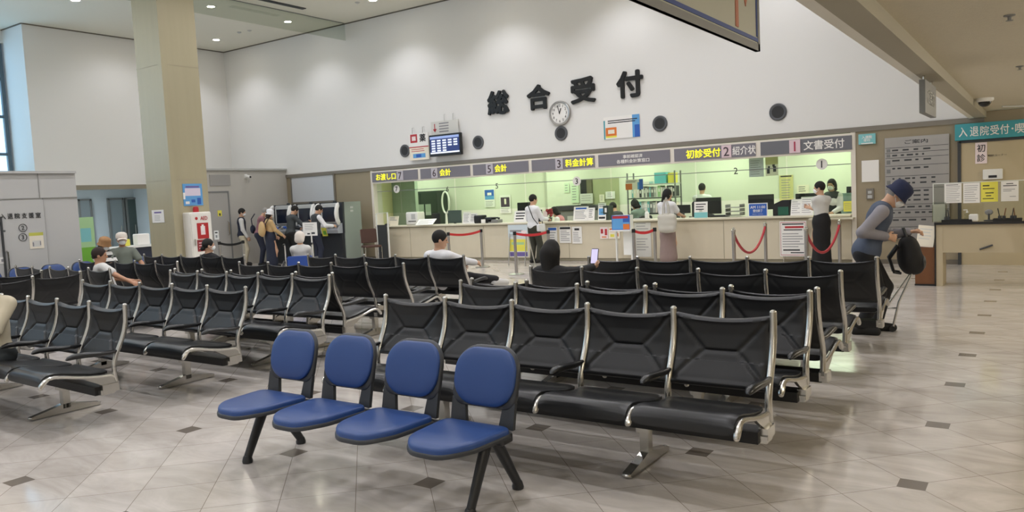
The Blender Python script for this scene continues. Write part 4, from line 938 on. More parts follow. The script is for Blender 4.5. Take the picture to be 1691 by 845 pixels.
def belt(a, c, lab, m='belt_red', z=.81):
    d = (c-a); n = d.normalized(); s = Vector((-n.y, n.x, 0))*.004; h = .025; k = 12; vs = []; b = B(m)
    P = [a.lerp(c, i/k)+Vector((0, 0, z-.05*4*(i/k)*(1-i/k))) for i in range(k+1)]
    b.grid(lambda u, v: P[round(u*k)]-s+Vector((0, 0, (v-.5)*2*h)), k, 1, lambda u, v: P[round(u*k)]+s+Vector((0, 0, (v-.5)*2*h)))
    tag(b.build('barrier_belt'), lab, 'barrier belt')
P0 = zz(741, 12.7)
post(0, 0, 'barrier post hidden behind the head of the man in the white shirt', z=P0)
belt(P0, P1, 'red belt stretched behind the head of the man in the white shirt'); belt(P2, P3, 'red belt across the legs of the woman with the shoulder strap'); belt(P4, P5, 'red belt between two posts left of the woman with the tote')
def rope(a, c, lab, z=.77, sag=.40):
    k = 18; P = [a.lerp(c, i/k)+Vector((0, 0, z-sag*(1-((2*i/k)-1)**2)**.9)) for i in range(k+1)]
    t = thing('barrier_rope', lab, 'rope', tuple(P[0])); t.location = (0, 0, 0)
    B('rope_red').tube(P, .022, 8).build('cord', t, 60)
    for q in (P[0], P[-1]): B('chrome').ball(q, .028).build('hook', t, 40)
rope(P6, P7, 'sagging red rope hanging between two chrome posts, left of the white notice board'); rope(P8, P9, 'sagging red rope hanging before the woman in the black skirt')

# ================================================================== LEFT SIDE AND KIOSKS
KX = [-17.71, -16.79, -15.87]; KY = 13.98
klab = ['leftmost payment kiosk, partly hidden by the woman in the white hat', 'middle payment kiosk behind the person in the dark grey vest', 'rightmost payment kiosk with the yellow leaflet, its grey-green side in view']
for i, (kx, lab) in enumerate(zip(KX, klab)):
    t = thing('payment_kiosk', lab, 'kiosk', (kx+.455, KY, 0), group='payment kiosks')
    b = B(mat('kiosk_side', '#8f9890', .5)).prism([(.18, 0), (.78, 0), (.78, 1.60), (.20, 1.60), (.18, .8)], 'x', -.45, .45)
    b.build('cabinet', t)
    B(mat('kiosk_dark', '#2b2e33', .4)).box((0, .14, .40), (.84, .10, .80)).build('lower_front', t)
    B('kiosk_dark').box((0, .17, 1.2), (.88, .06, .80)).build('upper_front', t)
    q = B(mat('kiosk_grey', '#a3a8ae', .4)).prism([(-.02, .80), (.16, .80), (.16, 1.06), (.10, 1.05), (-.02, .88)], 'x', -.40, .40).build('console', t)
    rg = random.Random(i)
    for k in range(7): 
        kxx = -.3+.1*k; B(rg.choice(['kiosk_dark', 'screen_dark', 'mid_gray', 'ink_blue'])).box((kxx, .035+.0*k, .985-.03*(k % 2)), (.075, .05, .05), Matrix.Rotation(.9, 3, 'X')).build('slot', q)
    B('light_gray').rbox((0, .11, 1.32), (.60, .10, .52), .05, 'y').build('screen_surround', t)
    B('screen_dark').box((0, .055, 1.29), (.46, .012, .38)).build('screen', t)
    for s in (-1, 1):   # curved white privacy wings
        P = [(s*(.36+.05*math.sin(u*math.pi)), .08-.14*math.sin(u*math.pi), 1.02+.56*u) for u in [j/12 for j in range(13)]]
        B('white_plastic').tube(P, [.025]+[.062]*11+[.025], 8, flat=((1, 0, 0), .55)).build('privacy_wing', t, 50)
    B('dark_gray').lathe([(.05, 0), (.05, .04), (0, .05)], (-.0, .3, 1.60), 12).build('status_lamp', t)
B('light_gray').box((.451, .45, 1.45), (.006, .10, .05)).box((.451, .45, 1.36), (.006, .10, .05)).build('side_label', t)
tag(B('paper_yellow').box((0, 0, 0), (.18, .02, .22), Matrix.Rotation(.25, 3, 'X')).use(M('green')).box((.02, -.012, -.02), (.10, .01, .10), Matrix.Rotation(.25, 3, 'X')).build('leaflet', loc=(KX[2]+.34, KY-.02, .84)), 'yellow and green leaflet on the rightmost kiosk console', 'leaflet')
# bulletin board above the kiosks
pc, w, h = on_wall(482, 291, 553, 334, WALL_Y-.02)
t = thing('bulletin_board', 'pale grey notice board in a brown frame on the wall above the kiosks', 'notice board', (pc.x, WALL_Y-.02, 2.02))
B(mat('board_grey', '#c4c7cb', .5)).box((0, 0, 0), (w, .03, .76)).build('board', t)
b = B('trim_brown')
for s in (-1, 1): b.box((s*w/2, -.005, 0), (.05, .05, .81)).box((0, -.005, s*.38), (w, .05, .05))
b.build('frame', t)
# sign on a stick in the queue
p = at(512, 438, z=0); t = thing('queue_sign', 'white square sign on a thin pole behind the person in the wheelchair', 'sign', (p.x+.9, 11.2, 0))
pc, w, h = on_wall(501, 367, 524, 389, 11.2); t.location = (pc.x, 11.2, 0)
o = sheet('board', None, None, (0, -.01, pc.z), w, h, lines(4, .15, .85, .4, .9, 'ink_gray', .25, 3)+[(.3, .1, .5, .2, 'ink'), (.6, .12, .85, .26, 'ink')], 'paper', .012); o.parent = t
B('white_plastic').tube([(.01, .01, 0), (.01, .01, pc.z)], .014).build('pole', t, 40); B('mid_gray').lathe([(.15, 0), (.15, .01), (.02, .03)], n=20).build('base', t)
# brown stacking chair and a folded white frame beside the kiosk
t = thing('side_chair', 'brown padded chair with metal legs between the kiosks and the counter', 'chair', (-14.15, 14.25, 0), R_(60))
B('brown_fabric').rbox((0, 0, .44), (.44, .42, .05), .05, 'z').build('seat', t, 40); B('brown_fabric').rbox((0, .22, .70), (.42, .04, .36), .04, 'y', Matrix.Rotation(-.12, 3, 'X')).build('backrest', t, 40)
for s in (-1, 1):
    B('chrome').tube([(s*.21, -.2, 0), (s*.21, -.19, .43)], .011).build('leg', t); B('chrome').tube([(s*.21, .2, 0), (s*.21, .19, .43), (s*.21, .25, .86)], .011).build('leg', t)
t = thing('whiteboard_frame', 'tall white tube frame leaning by the left end of the counter', 'frame', (-14.35, 14.9, 0))
B('white_plastic').tube([(-.2, 0, 0), (-.2, 0, 1.25), (.2, 0, 1.27), (.2, 0, 0)], .022).build('frame', t, 40); B('dark_gray').box((-.02, .0, .5), (.34, .02, .9)).build('panel', t)
# black belt barrier on the left
q0, q1 = at(362, 399, z=.84), at(401, 397, z=.84)
for q, lab in ((q0, 'barrier post with the black belt beside the AED cabinet'), (q1, 'barrier post with the black belt by the man in the navy vest')): post(0, 0, lab, z=Vector((q.x, q.y, 0)))
belt(Vector((q0.x, q0.y, 0)), Vector((q1.x, q1.y, 0)), 'black belt between the AED cabinet and the man in the navy vest', 'black_plastic')
pc = at(359, 381, Y=q0.y)
t = thing('queue_notice', 'small white notice standing on the black belt post beside the AED cabinet', 'notice', (q0.x-.05, q0.y-.02, .85)); o = sheet('card', None, None, (0, 0, .14), .16, .2, [(.2, .7, .8, .85, 'ink'), (.3, .2, .7, .5, 'ink_gray')], 'paper', .006); o.parent = t
B('chrome').tube([(0, .005, -.02), (0, .005, .06)], .006).build('clip', t)
# AED cabinet by the pillar
t = thing('aed_cabinet', 'white AED cabinet with red signs and a red lamp beside the beige pillar', 'cabinet', (-13.46, 8.91, 0), R_(90))
B(mat('aed_white', '#e9e6de', .4)).rbox((0, 0, .76), (.46, .26, 1.52), .03, 'y').build('body', t, 40)
q = B('aed_white').rbox((0, -.135, .92), (.42, .02, 1.12), .03, 'y').build('door', t)
o = sheet('sign_upper', None, None, (.02, -.148, 1.16), .24, .30, [(.3, .25, .7, .8, 'paper_pink'), (.4, .5, .6, .9, 'paper')], 'red', .006); o.parent = q
o = sheet('sign_lower', None, None, (.03, -.148, .88), .30, .22, lines(3, .1, .9, .15, .85, 'paper_pink', .25, 4), 'red_dark', .006); o.parent = q
text('AED', .15, .07, q, (.06, -.147, 1.40), 'ink_red', 'lettering', .004, .02); B('red').ball((-.1, -.147, 1.40), (.03, .006, .03)).build('heart', q)
B('chrome').box((-.17, -.16, .95), (.015, .03, .12)).build('handle', q)
B('red').lathe([(.055, 1.52), (.055, 1.58), (.045, 1.62), (0, 1.635)], n=18).build('alarm_lamp', t, 40)
# posters on the pillar
a, c = at(304, 340, X=PX+.012), at(333, 303, X=PX+.012)
sheet('pillar_poster', 'blue and pink poster on the right face of the beige pillar', 'poster', (PX+.008, (a.y+c.y)/2, (a.z+c.z)/2), c.y-a.y, c.z-a.z, [(.1, .45, .9, .8, mat('pale_pink', '#d9cfe0', .6).name), (.15, .82, .85, .9, 'violet'), (.1, .08, .3, .2, 'paper'), (.4, .15, .6, .28, 'ink_blue'), (.7, .05, .9, .35, 'ink_blue'), (0, .3, .1, .6, 'paper')], 'sky_blue', .006, R_(90))
a, c = at(252, 368, Y=PY-.008), at(270, 346, Y=PY-.008)
sheet('pillar_notice', 'small white notice on the grey-lit left face of the pillar', 'notice', ((a.x+c.x)/2, PY-.006, (a.z+c.z)/2), c.x-a.x, c.z-a.z, [(.2, .74, .8, .86, 'violet')]+lines(4, .2, .7, .15, .6, 'ink_gray', .25, 4), 'paper', .005)
# lettering on the white room
def rx(px, py): return at(px, py, X=RX+.04)
a, c = rx(0, 356), rx(70, 356)
t = thing('door_lettering', 'grey lettering naming the support room on the white wall at the far left', 'lettering', (RX+.034, (a.y+c.y)/2-.01, (a.z+c.z)/2), R_(90))
for i, ch in enumerate('入退院支援室'): text(ch, .080, .088, t, (((i-2.5)/6)*(c.y-a.y), 0, 0), 'dark_gray', 'character', .006, .012)
for n, py, lab in (('2', 376, 'circled numeral 2 on the white door at the far left'), ('3', 391.5, 'circled numeral 3 on the white door below the circled 2')):
    p = rx(38, py); t = thing('door_numeral', lab, 'numeral', (RX+.036, p.y, p.z), R_(90))
    B('dark_gray').tube([(.062*math.cos(k*math.pi/14), -.0, .062*math.sin(k*math.pi/14)) for k in range(29)], .005, 6).build('ring', t); text(n, .05, .07, t, (0, 0, 0), 'dark_gray', 'numeral', .005, .01, keep=True)
a, c = rx(50, 411), rx(71, 383)
sheet('door_notice', 'cream notice with a yellow heading on the white door at the far left', 'notice', (RX+.036, (a.y+c.y)/2, (a.z+c.z)/2), c.y-a.y, c.z-a.z, [(0, .8, 1, 1, mat('lime_paper', '#c9c95a', .6).name), (.2, .12, .8, .5, 'paper_grey'), (.2, .15, .3, .4, 'ink_gray'), (.72, .2, .8, .45, 'ink_gray')], 'paper_warm', .004, R_(90))
a, c = rx(0, 435), rx(8, 425)
sheet('door_notice', 'small white label low beside the handle of the white door', 'notice', (RX+.036, (a.y+c.y)/2, (a.z+c.z)/2), c.y-a.y, .11, [(.3, .3, .7, .7, 'ink_gray')], 'paper', .004, R_(90))
# yellow sign and handle plate on the vestibule door
a, c = at(360, 357, X=VX+.04), at(366, 347, X=VX+.04)
sheet('door_sign', 'small yellow warning sign on the grey vestibule door behind the pillar', 'sign', (VX+.036, (a.y+c.y)/2, (a.z+c.z)/2), c.y-a.y, c.z-a.z, [(.3, .1, .7, .5, 'dark_gray')], 'paper_yellow', .004, R_(90))
# camera on the vestibule, white strip notice
t = thing('security_camera', 'small white camera on the grey vestibule wall near its top', 'camera', at(405, 291, X=VX)+Vector((.02, 0, 0)), R_(90))
B('white_plastic').box((0, .0, 0), (.08, .05, .12)).build('bracket', t); B('white_plastic').tube([(0, -.02, 0), (.0, -.2, -.03)], .04, 12).build('body', t, 40); B('black_plastic').tube([(0, -.2, -.03), (0, -.21, -.032)], .03, 12).build('lens', t)
# dark reception desk in the passage left of the pillar
p = at(238, 404, X=-17.2); t = thing('passage_desk', 'dark-fronted desk with a white top in the passage left of the pillar', 'desk', (-17.4, p.y, 0))
B(mat('navy_panel', '#23283a', .5)).box((0, 0, .39), (.5, 1.6, .78)).build('body', t); B('white_plastic').rbox((0, 0, .80), (.6, 1.7, .04), .02, 'x').build('desk_top', t)
for dx, dy, s, cm, lab in ((.0, -.32, (.14, .14, .16), 'paper_yellow', 'yellow tub on the passage desk'), (.02, .05, (.2, .3, .26), 'paper', 'white document holder on the passage desk'), (.05, .42, (.18, .22, .14), 'white_plastic', 'low white telephone box on the passage desk'), (.0, .68, (.16, .2, .25), 'light_gray', 'grey folder holder at the right end of the passage desk')):
    tag(B(cm).rbox((0, 0, s[2]/2), s, .02, 'y').build('desk_item', loc=(-17.4+dx, p.y+dy, .82)), lab, 'office item')
# green banner in the passage
p = at(143, 400, X=-19.5)
t = thing('banner_stand', 'green and pale banner stand in the passage right of the white room', 'banner', (-19.5, p.y, 0), R_(90))
o = sheet('banner', None, None, (0, 0, .85), .42, 1.35, [(0, .0, 1, .45, 'green'), (.2, .55, .8, .8, 'teal_pale')], 'green_pale', .01); o.parent = t
B('dark_gray').box((0, 0, .09), (.46, .22, .18)).build('base', t)

# ================================================================== RIGHT SIDE
# wood-fronted writing desk with acrylic guard
DY = 12.2; x0 = at(1545, 472, Y=DY).x; x1 = 1.6
t = thing('writing_desk', 'long beige writing desk with black edges, right of the stooping man', 'desk', ((x0+x1)/2, DY, 0)); w = x1-x0
B('desk_beige').box((0, .02, .67), (w-.02, .03, .40)).build('front_panel', t)
for s in (-1, 1): 
    q = B('desk_beige').box((s*(w/2-.045), .22, .435), (.09, .44, .87)).build('end_panel', t); B('black_plastic').box((s*(w/2-.0), .0, .44), (.018, .02, .88)).build('edge_strip', q)
q = B('desk_beige').box((0, .22, .875), (w, .48, .02)).build('desk_top', t); B('black_plastic').box((0, -.02, .873), (w+.02, .012, .035)).build('edge_strip', q)
pz = at(1632, 407, Y=DY-.03); B('dark_gray').tube([(pz.x-t.location.x-.1, -.0, pz.z-.04), (pz.x-t.location.x+.05, -.02, pz.z+.02)], .012).build('hook', t)
ax0, az = at(1541, 300, Y=DY+.25).x, at(1600, 301, Y=DY+.25).z
t = thing('acrylic_guard', 'clear acrylic guard standing on the writing desk with notices on it', 'screen guard', ((ax0+x1)/2, DY+.25, .885)); aw = x1-ax0
B('clear_acrylic').box((0, 0, (az-.885)/2), (aw, .006, az-.885)).build('pane', t); B(mat('acrylic_edge', '#d8dcd6', .3)).box((0, 0, az-.885), (aw, .012, .012)).box((-aw/2, 0, (az-.885)/2), (.012, .012, az-.885)).build('edge', t)
for s in (-.45, 0, .45): B('clear_acrylic').box((s*aw, 0, .03), (.02, .2, .06)).build('foot', t)
GN = [(1559.5, 303, 1588, 335, lines(9, .1, .92, .06, .9, 'ink_gray', .22, 31)+[(.1, .92, .8, .95, 'ink')], 'paper', 'white printed sheet on the acrylic guard, leftmost of four'), (1590.5, 302, 1618, 335, lines(8, .08, .92, .06, .92, 'ink_gray', .22, 32), 'paper', 'white printed sheet on the acrylic guard, second of four'),
      (1620, 300, 1648, 333, [(.1, .78, .5, .84, 'ink'), (.1, .64, .8, .68, 'ink'), (.25, .42, .75, .47, 'ink'), (.3, .28, .6, .33, 'ink'), (.1, .14, .75, .18, 'ink')], 'paper_yellow', 'bright yellow notice on the acrylic guard'), (1653, 299, 1682, 332, [(.3, .86, .7, .9, 'ink'), (.12, .76, .9, .8, 'ink'), (.12, .58, .8, .61, 'ink_gray'), (.12, .5, .6, .53, 'ink_gray'), (.5, .22, .85, .25, 'ink_gray')], 'paper', 'white sheet with heading on the acrylic guard, right of the yellow one')]
for (a0, b0, a1, b1, rc, bs, lab) in GN: box_sheet('guard_notice', lab, 'notice', a0, b0, a1, b1, DY+.24, rc, bs, d=.002)
DT = .886
t = thing('leaflet_holder', 'clear upright leaflet holder at the left end of the writing desk', 'leaflet holder', (at(1551, 362, Y=DY+.12).x, DY+.12, DT))
B('clear_acrylic').box((0, .0, .14), (.17, .006, .28)).box((-.085, .04, .12), (.006, .08, .24)).box((.085, .04, .12), (.006, .08, .24)).build('case', t); B('paper_grey').box((0, .03, .13), (.14, .01, .24)).build('leaflet', t)
def pen_tray(px0, px1, lab, pens, sd):
    a, c = at(px0, 362, Y=DY+.14).x, at(px1, 362, Y=DY+.14).x
    t = thing('pen_tray', lab, 'tray', ((a+c)/2, DY+.12, DT)); w = c-a
    B('black_plastic').box((0, 0, .008), (w, .16, .016)).box((0, -.078, .02), (w, .006, .03)).box((0, .078, .02), (w, .006, .03)).build('tray', t)
    rg = random.Random(sd)
    for px in pens:
        x = (px-a)-w/2
        q = tag(B(rg.choice(['black_plastic', 'wood_brown', 'dark_gray'])).tube([(0, 0, 0), (rg.uniform(-.03, .03), .02, .12)], .006, 7).build('pen', loc=((a+c)/2+x, DY+.12, DT+.05)), 'pen standing upright in a holder on the writing desk', 'pen', 'pens on the writing desk')
        B('dark_gray').lathe([(.022, .0), (.02, .06), (.012, .06), (.01, .05)], (x, 0, .012), 10).build('pen_holder', t)
pen_tray(1556, 1606, 'black pen tray on the left of the writing desk', [at(p, 355, Y=DY+.12).x for p in (1562, 1567)], 1)
pen_tray(1640, 1688, 'black pen tray on the right of the writing desk', [at(p, 352, Y=DY+.12).x for p in (1651, 1658, 1671, 1676)], 2)
t = thing('bottle', 'small clear pump bottle on the writing desk', 'bottle', (at(1597, 362, Y=DY+.16).x, DY+.16, DT)); B('clear_acrylic').lathe([(.03, 0), (.03, .1), (.012, .12)], n=14).build('body', t); B('white_plastic').lathe([(.014, .12), (.014, .14), (.005, .14), (.005, .16)], n=10).box((-.02, 0, .16), (.05, .012, .01)).build('pump', t)
tag(B('white_plastic').rbox((0, 0, .05), (.11, .1, .10), .01, 'z').build('memo_box', loc=(at(1608, 362, Y=DY+.16).x, DY+.16, DT)), 'small white memo box on the writing desk', 'box')
t = thing('desk_clip_lamp', 'round dark magnifier-like stand on the writing desk behind the trays', 'stand', (at(1633, 362, Y=DY+.18).x, DY+.18, DT)); B('dark_gray').lathe([(.06, 0), (.06, .015), (.012, .02), (.012, .1)], n=14).build('base', t); B('mid_gray').ball((0, 0, .12), (.05, .012, .04)).build('head', t, 40)
# wooden bin with papers
wx0 = at(1513, 470, Y=DY+.1).x
t = thing('wooden_cabinet', 'low brown wooden cabinet at the left end of the writing desk', 'cabinet', ((wx0+x0)/2-.01, DY+.2, 0)); ww = x0-wx0-.01
B('wood_brown').box((0, 0, .27), (ww, .34, .54)).build('body', t); B('black_plastic').box((0, -.0, .012), (ww+.01, .36, .024)).build('plinth', t); B('dark_gray').box((ww*.3, -.05, .57), (.06, .08, .05)).build('hook', t)
pc = at(1518, 404, Y=DY-.05); o = sheet('paper_sheet', 'white sheet of paper leaning on the wooden cabinet before the black bag', 'paper', (x0-.125, DY+.075, .695), .22, .30, lines(4, .1, .9, .3, .9, 'paper_grey', .3, 3), 'paper_warm', .003, R_(-6), R_(-6), R_(6))
# stainless guide board
pc, w, h = on_wall(1462, 226, 1568, 400, WALL_Y-.03)
t = thing('guide_board', 'large stainless steel floor guide board on the beige wall right of the counter', 'sign board', (pc.x, WALL_Y-.03, 0)); zt = 2.24; zb = .45
B('steel_brushed').box((0, .0, (zt+zb)/2), (w, .04, zt-zb)).build('board', t)
text('ご案内', .36, .07, t, (.0, -.021, zt-.09), 'ink', 'title', .003, .01)
rows_ = [2.06, 1.97, 1.88, 1.74, 1.56, 1.34, 1.06, .96, .83, .66, .55]
b = B('dark_gray')
for z in rows_: b.box((0, -.022, z), (w-.02, .006, .008))
b.build('row_rule', t); rg = random.Random(5)
for i, z in enumerate(rows_[:-1]):
    dz = z-rows_[i+1]; q = B('mid_gray').box((-w*.44, -.022, z-dz/2), (.06, .006, min(.07, dz*.6))).build('floor_plate', t)
    b = B('dark_gray'); x = -w*.38
    while x < w*.1+rg.uniform(0, .3):
        l = rg.uniform(.03, .12); 
        for k in range(max(1, int(dz/.09))): b.box((x+l/2, -.022, z-.045-.08*k), (l, .005, .028))
        x += l+rg.uniform(.03, .08)
    b.build('row_lettering', t)
# other things on the right wall
pc, w, h = on_wall(1423, 264.5, 1451.5, 300, WALL_Y-.012); sheet('blank_poster', 'blank white sheet on the beige wall between the counter and the steel board', 'poster', pc, w, h, [], 'paper', .008)
pc, w, h = on_wall(1418, 221, 1446, 238, WALL_Y-.03); t = thing('small_sign', 'small pale teal sign on the beige wall beside sign 1', 'sign', pc); B('teal_pale').box((0, 0, 0), (w, .04, h)).build('board', t); text('入退院', w*.6, h*.3, t, (0, -.021, h*.18), 'ivory_letter', 'lettering', .003, .02); text('受付', w*.4, h*.26, t, (0, -.021, -h*.12), 'ivory_letter', 'lettering', .003, .02); B('ivory_letter').box((0, -.022, -h*.42), (w*.7, .005, h*.1)).build('stripe', t)
pc, w, h = on_wall(1430.5, 311, 1443, 329, WALL_Y-.02); t = thing('wall_switch', 'small metal switch plate on the beige wall below the blank sheet', 'switch', pc); B('trim_brown').rbox((0, 0, 0), (w, .03, h), .01, 'y').build('plate', t); B('light_gray').box((0, -.018, .03), (w*.5, .012, h*.25)).box((0, -.018, -.05), (w*.6, .012, h*.3)).build('button', t)
# big beige sliding door with its teal sign
dx0 = at(1585, 330, Y=WALL_Y).x; d1 = RIGHT_X-.3
d = struct(B(mat('door_beige', '#b9ab8c', .55)).box(((dx0+d1)/2, WALL_Y-.03, 1.03), (d1-dx0, .05, 2.06)).build('door_6'))
B('dark_gray').box((dx0, WALL_Y-.035, 1.04), (.05, .08, 2.1)).box(((dx0+d1)/2, WALL_Y-.035, 2.08), (d1-dx0, .08, .04)).build('door_frame', d)
sx = at(1577, 220, Y=WALL_Y-.1).x; sz0, sz1 = at(1600, 231, Y=WALL_Y-.1).z, at(1600, 204, Y=WALL_Y-.1).z
t = thing('teal_sign', 'wide teal overhead sign of white characters above the beige door', 'sign', (sx+1.1, WALL_Y-.1, (sz0+sz1)/2))
B('teal').box((0, .03, 0), (2.2, .1, sz1-sz0)).build('board', t)
cp = [1590.5, 1609, 1626, 1642.5, 1659, 1672, 1684, 1700, 1716]
for ch, px in zip('入退院受付・喫茶室', cp): text(ch, .125 if ch != '・' else .03, .16 if ch != '・' else .03, t, (at(px, 218, Y=WALL_Y-.12).x-t.location.x, -.021, .0), 'ivory_letter', 'character', .005, .012)
pc, w, h = on_wall(1610.5, 235, 1630, 270, WALL_Y-.062); t = thing('hanging_notice', 'upright pale pink notice of two characters hung in front of the beige door', 'sign', pc)
B('paper_pink').box((0, 0, 0), (w, .01, h)).build('board', t); text('初', w*.7, h*.36, t, (0, -.006, h*.23), 'ink', 'character', .003, .008); text('診', w*.7, h*.36, t, (0, -.006, -h*.23), 'ink', 'character', .003, .008)
text('初診コーナー', .27, .035, t, (w*1.35, -.001, -h*.14), 'ink', 'small_print', .003)
pc, w, h = on_wall(1623, 279, 1656, 296, WALL_Y-.07); t = thing('door_box', 'small white box with a dark label on the beige door', 'box', pc); B('white_plastic').rbox((0, 0, 0), (w, .06, h), .015, 'y').build('case', t); B('ink').box((.0, -.032, -h*.22), (w*.42, .006, h*.24)).build('label', t)
# security dome and sprinklers
t = thing('dome_camera', 'white dome security camera with a dark bubble on the low ceiling', 'camera', at(1626, 162, z=LOWCEIL)); B('white_plastic').lathe([(.11, 0), (.11, -.03), (.095, -.045), (.08, -.05)], n=24).build('housing', t, 40); B('screen_black').ball((0, 0, -.05), (.08, .08, .07)).build('bubble', t, 60)
for (px, py), lab in (((1667, 25), 'ceiling sprinkler nearest to the camera on the low ceiling'), ((1684, 109), 'ceiling sprinkler at the right edge, above the dome camera')):
    t = thing('sprinkler', lab, 'sprinkler', at(px, py, z=LOWCEIL)); B('mid_gray').lathe([(.035, 0), (.035, -.006), (.012, -.012), (.011, -.032), (.022, -.034), (.022, -.037), (0, -.038)], n=16).build('body', t, 40)
tag(B('light_gray').tube([at(1655, 176, z=LOWCEIL-.02), at(1691, 175, z=LOWCEIL-.02)], .012, 6).build('ceiling_pipe'), 'thin pale pipe on the low ceiling right of the dome camera', 'pipe')
# hanging signs under the beam
sx_ = -.99; p1, p2 = at(1251.5, 85, X=sx_), at(1075, 13, X=sx_)
y1 = p1.y; y0 = y1-2.2; zb = (p1.z+p2.z)/2; zt = 2.46; hh = zt-zb
t = thing('hanging_sign', 'large grey hanging sign with a blue border and orange arrow at the picture top', 'sign', (sx_, (y0+y1)/2, (zb+zt)/2), R_(90)); L_ = y1-y0
B(mat('sign_olive', '#b2b3a6', .45)).box((0, 0, 0), (L_, .014, hh)).build('board', t)
B('mid_gray').box((L_/2-.012, 0, 0), (.024, .02, hh)).box((0, 0, -hh/2+.014), (L_, .02, .028)).build('rim', t)
bl = B(mat('navy_line', '#233f86', .5)).box((0, -.008, -hh/2+.042), (L_-.05, .004, .015)).box((L_/2-.036, -.008, .02), (.012, .004, hh-.07)); bl.build('border_line', t)
ar = B(mat('arrow_orange', '#b06a50', .5)); xa = at(1226, 20, X=sx_+.03).y-(y0+y1)/2
zc = t.location.z; za = at(1226, 45, X=sx_+.02).z-zc; ar.box((xa, -.008, za+.10), (.032, .004, .20)); xa2 = at(1240, 4, X=sx_+.03).y-(y0+y1)/2; ar.prism([(xa2-.05, at(1240, 12, X=sx_+.02).z-zc+.09), (xa2+.05, at(1240, 12, X=sx_+.02).z-zc+.09), (xa2, at(1240, 12, X=sx_+.02).z-zc)], 'y', -.010, -.006); ar.build('arrow', t)
for s in (-.35, .35): B('chrome').tube([(s*L_, 0, hh/2), (s*L_, 0, hh/2+.05)], .01).build('hanger', t)
p1, p2 = at(1523, 134, X=-.93), at(1541, 190, X=-.93)
t = thing('hanging_sign', 'small grey sign hanging from the beam above the steel guide board', 'sign', (-.93, (p1.y+p2.y)/2, 2.27), R_(90)); L_ = .85
B('mid_gray').box((0, 0, -.01), (L_, .05, .30)).build('board', t); text('ご案内', .5, .14, t, (0, -.026, .0), mat('faint_letter', '#a9aaa6', .5).name, 'lettering', .003, .01)
for s in (-.3, .3): B('chrome').tube([(s, 0, .14), (s, 0, .2)], .01).build('hanger', t)

# ================================================================== PEOPLE
def A3(*p): return np.array(p, float)
def nrm(v): return v/(np.linalg.norm(v)+1e-12)
def cap(a, b, ra, rb, k=.02, sq=None): return ('c', np.asarray(a, float), np.asarray(b, float), ra, rb, k, sq)
def ell(c, r, k=.03, R=None, sub=False): return ('e', np.asarray(c, float), np.asarray(r, float), R, k, sub)
def prim_bounds(p):
    if p[0] == 'c': r = max(p[3], p[4])*1.05; return np.minimum(p[1], p[2])-r, np.maximum(p[1], p[2])+r
    r = float(max(p[2])) if p[3] is not None else p[2]; return p[1]-r, p[1]+r
def field(prims, ax, default=.3):
    F = np.full([len(a) for a in ax], default)
    for p in prims:
        lo, hi = prim_bounds(p); m = p[5 if p[0] == 'c' else 4]+.035
        sl = []
        for a, l, h in zip(ax, lo-m, hi+m):
            i, j = np.searchsorted(a, l), np.searchsorted(a, h); sl.append(slice(max(0, i), min(len(a), j)))
        if any(s.stop-s.start < 1 for s in sl): continue
        X, Y, Z = np.meshgrid(*[a[s] for a, s in zip(ax, sl)], indexing='ij'); P = np.stack([X, Y, Z], -1)
        if p[0] == 'c':
            _, a, b, ra, rb, k, sq = p; ab = b-a; q = P-a; t = np.clip(q@ab/max(ab@ab, 1e-9), 0, 1); q = q-t[..., None]*ab
            if sq is not None:
                d = q@sq[0]; q = q+(d*(sq[1]-1))[..., None]*sq[0]
            D = np.sqrt((q*q).sum(-1))-(ra+(rb-ra)*t); sub = False
        else:
            _, c, r, R, k, sub = p; q = P-c
            if R is not None: q = q@R
            k0 = np.sqrt(((q/r)**2).sum(-1)); k1 = np.sqrt(((q/r**2)**2).sum(-1)); D = k0*(k0-1)/np.maximum(k1, 1e-6)
        G = F[tuple(sl)]
        if sub: D = -D; h = np.clip(.5-.5*(G-D)/k, 0, 1); F[tuple(sl)] = G*(1-h)+D*h+k*h*(1-h)   # smooth max
        else: h = np.clip(.5+.5*(G-D)/k, 0, 1); F[tuple(sl)] = G*(1-h)+D*h-k*h*(1-h)
    return F
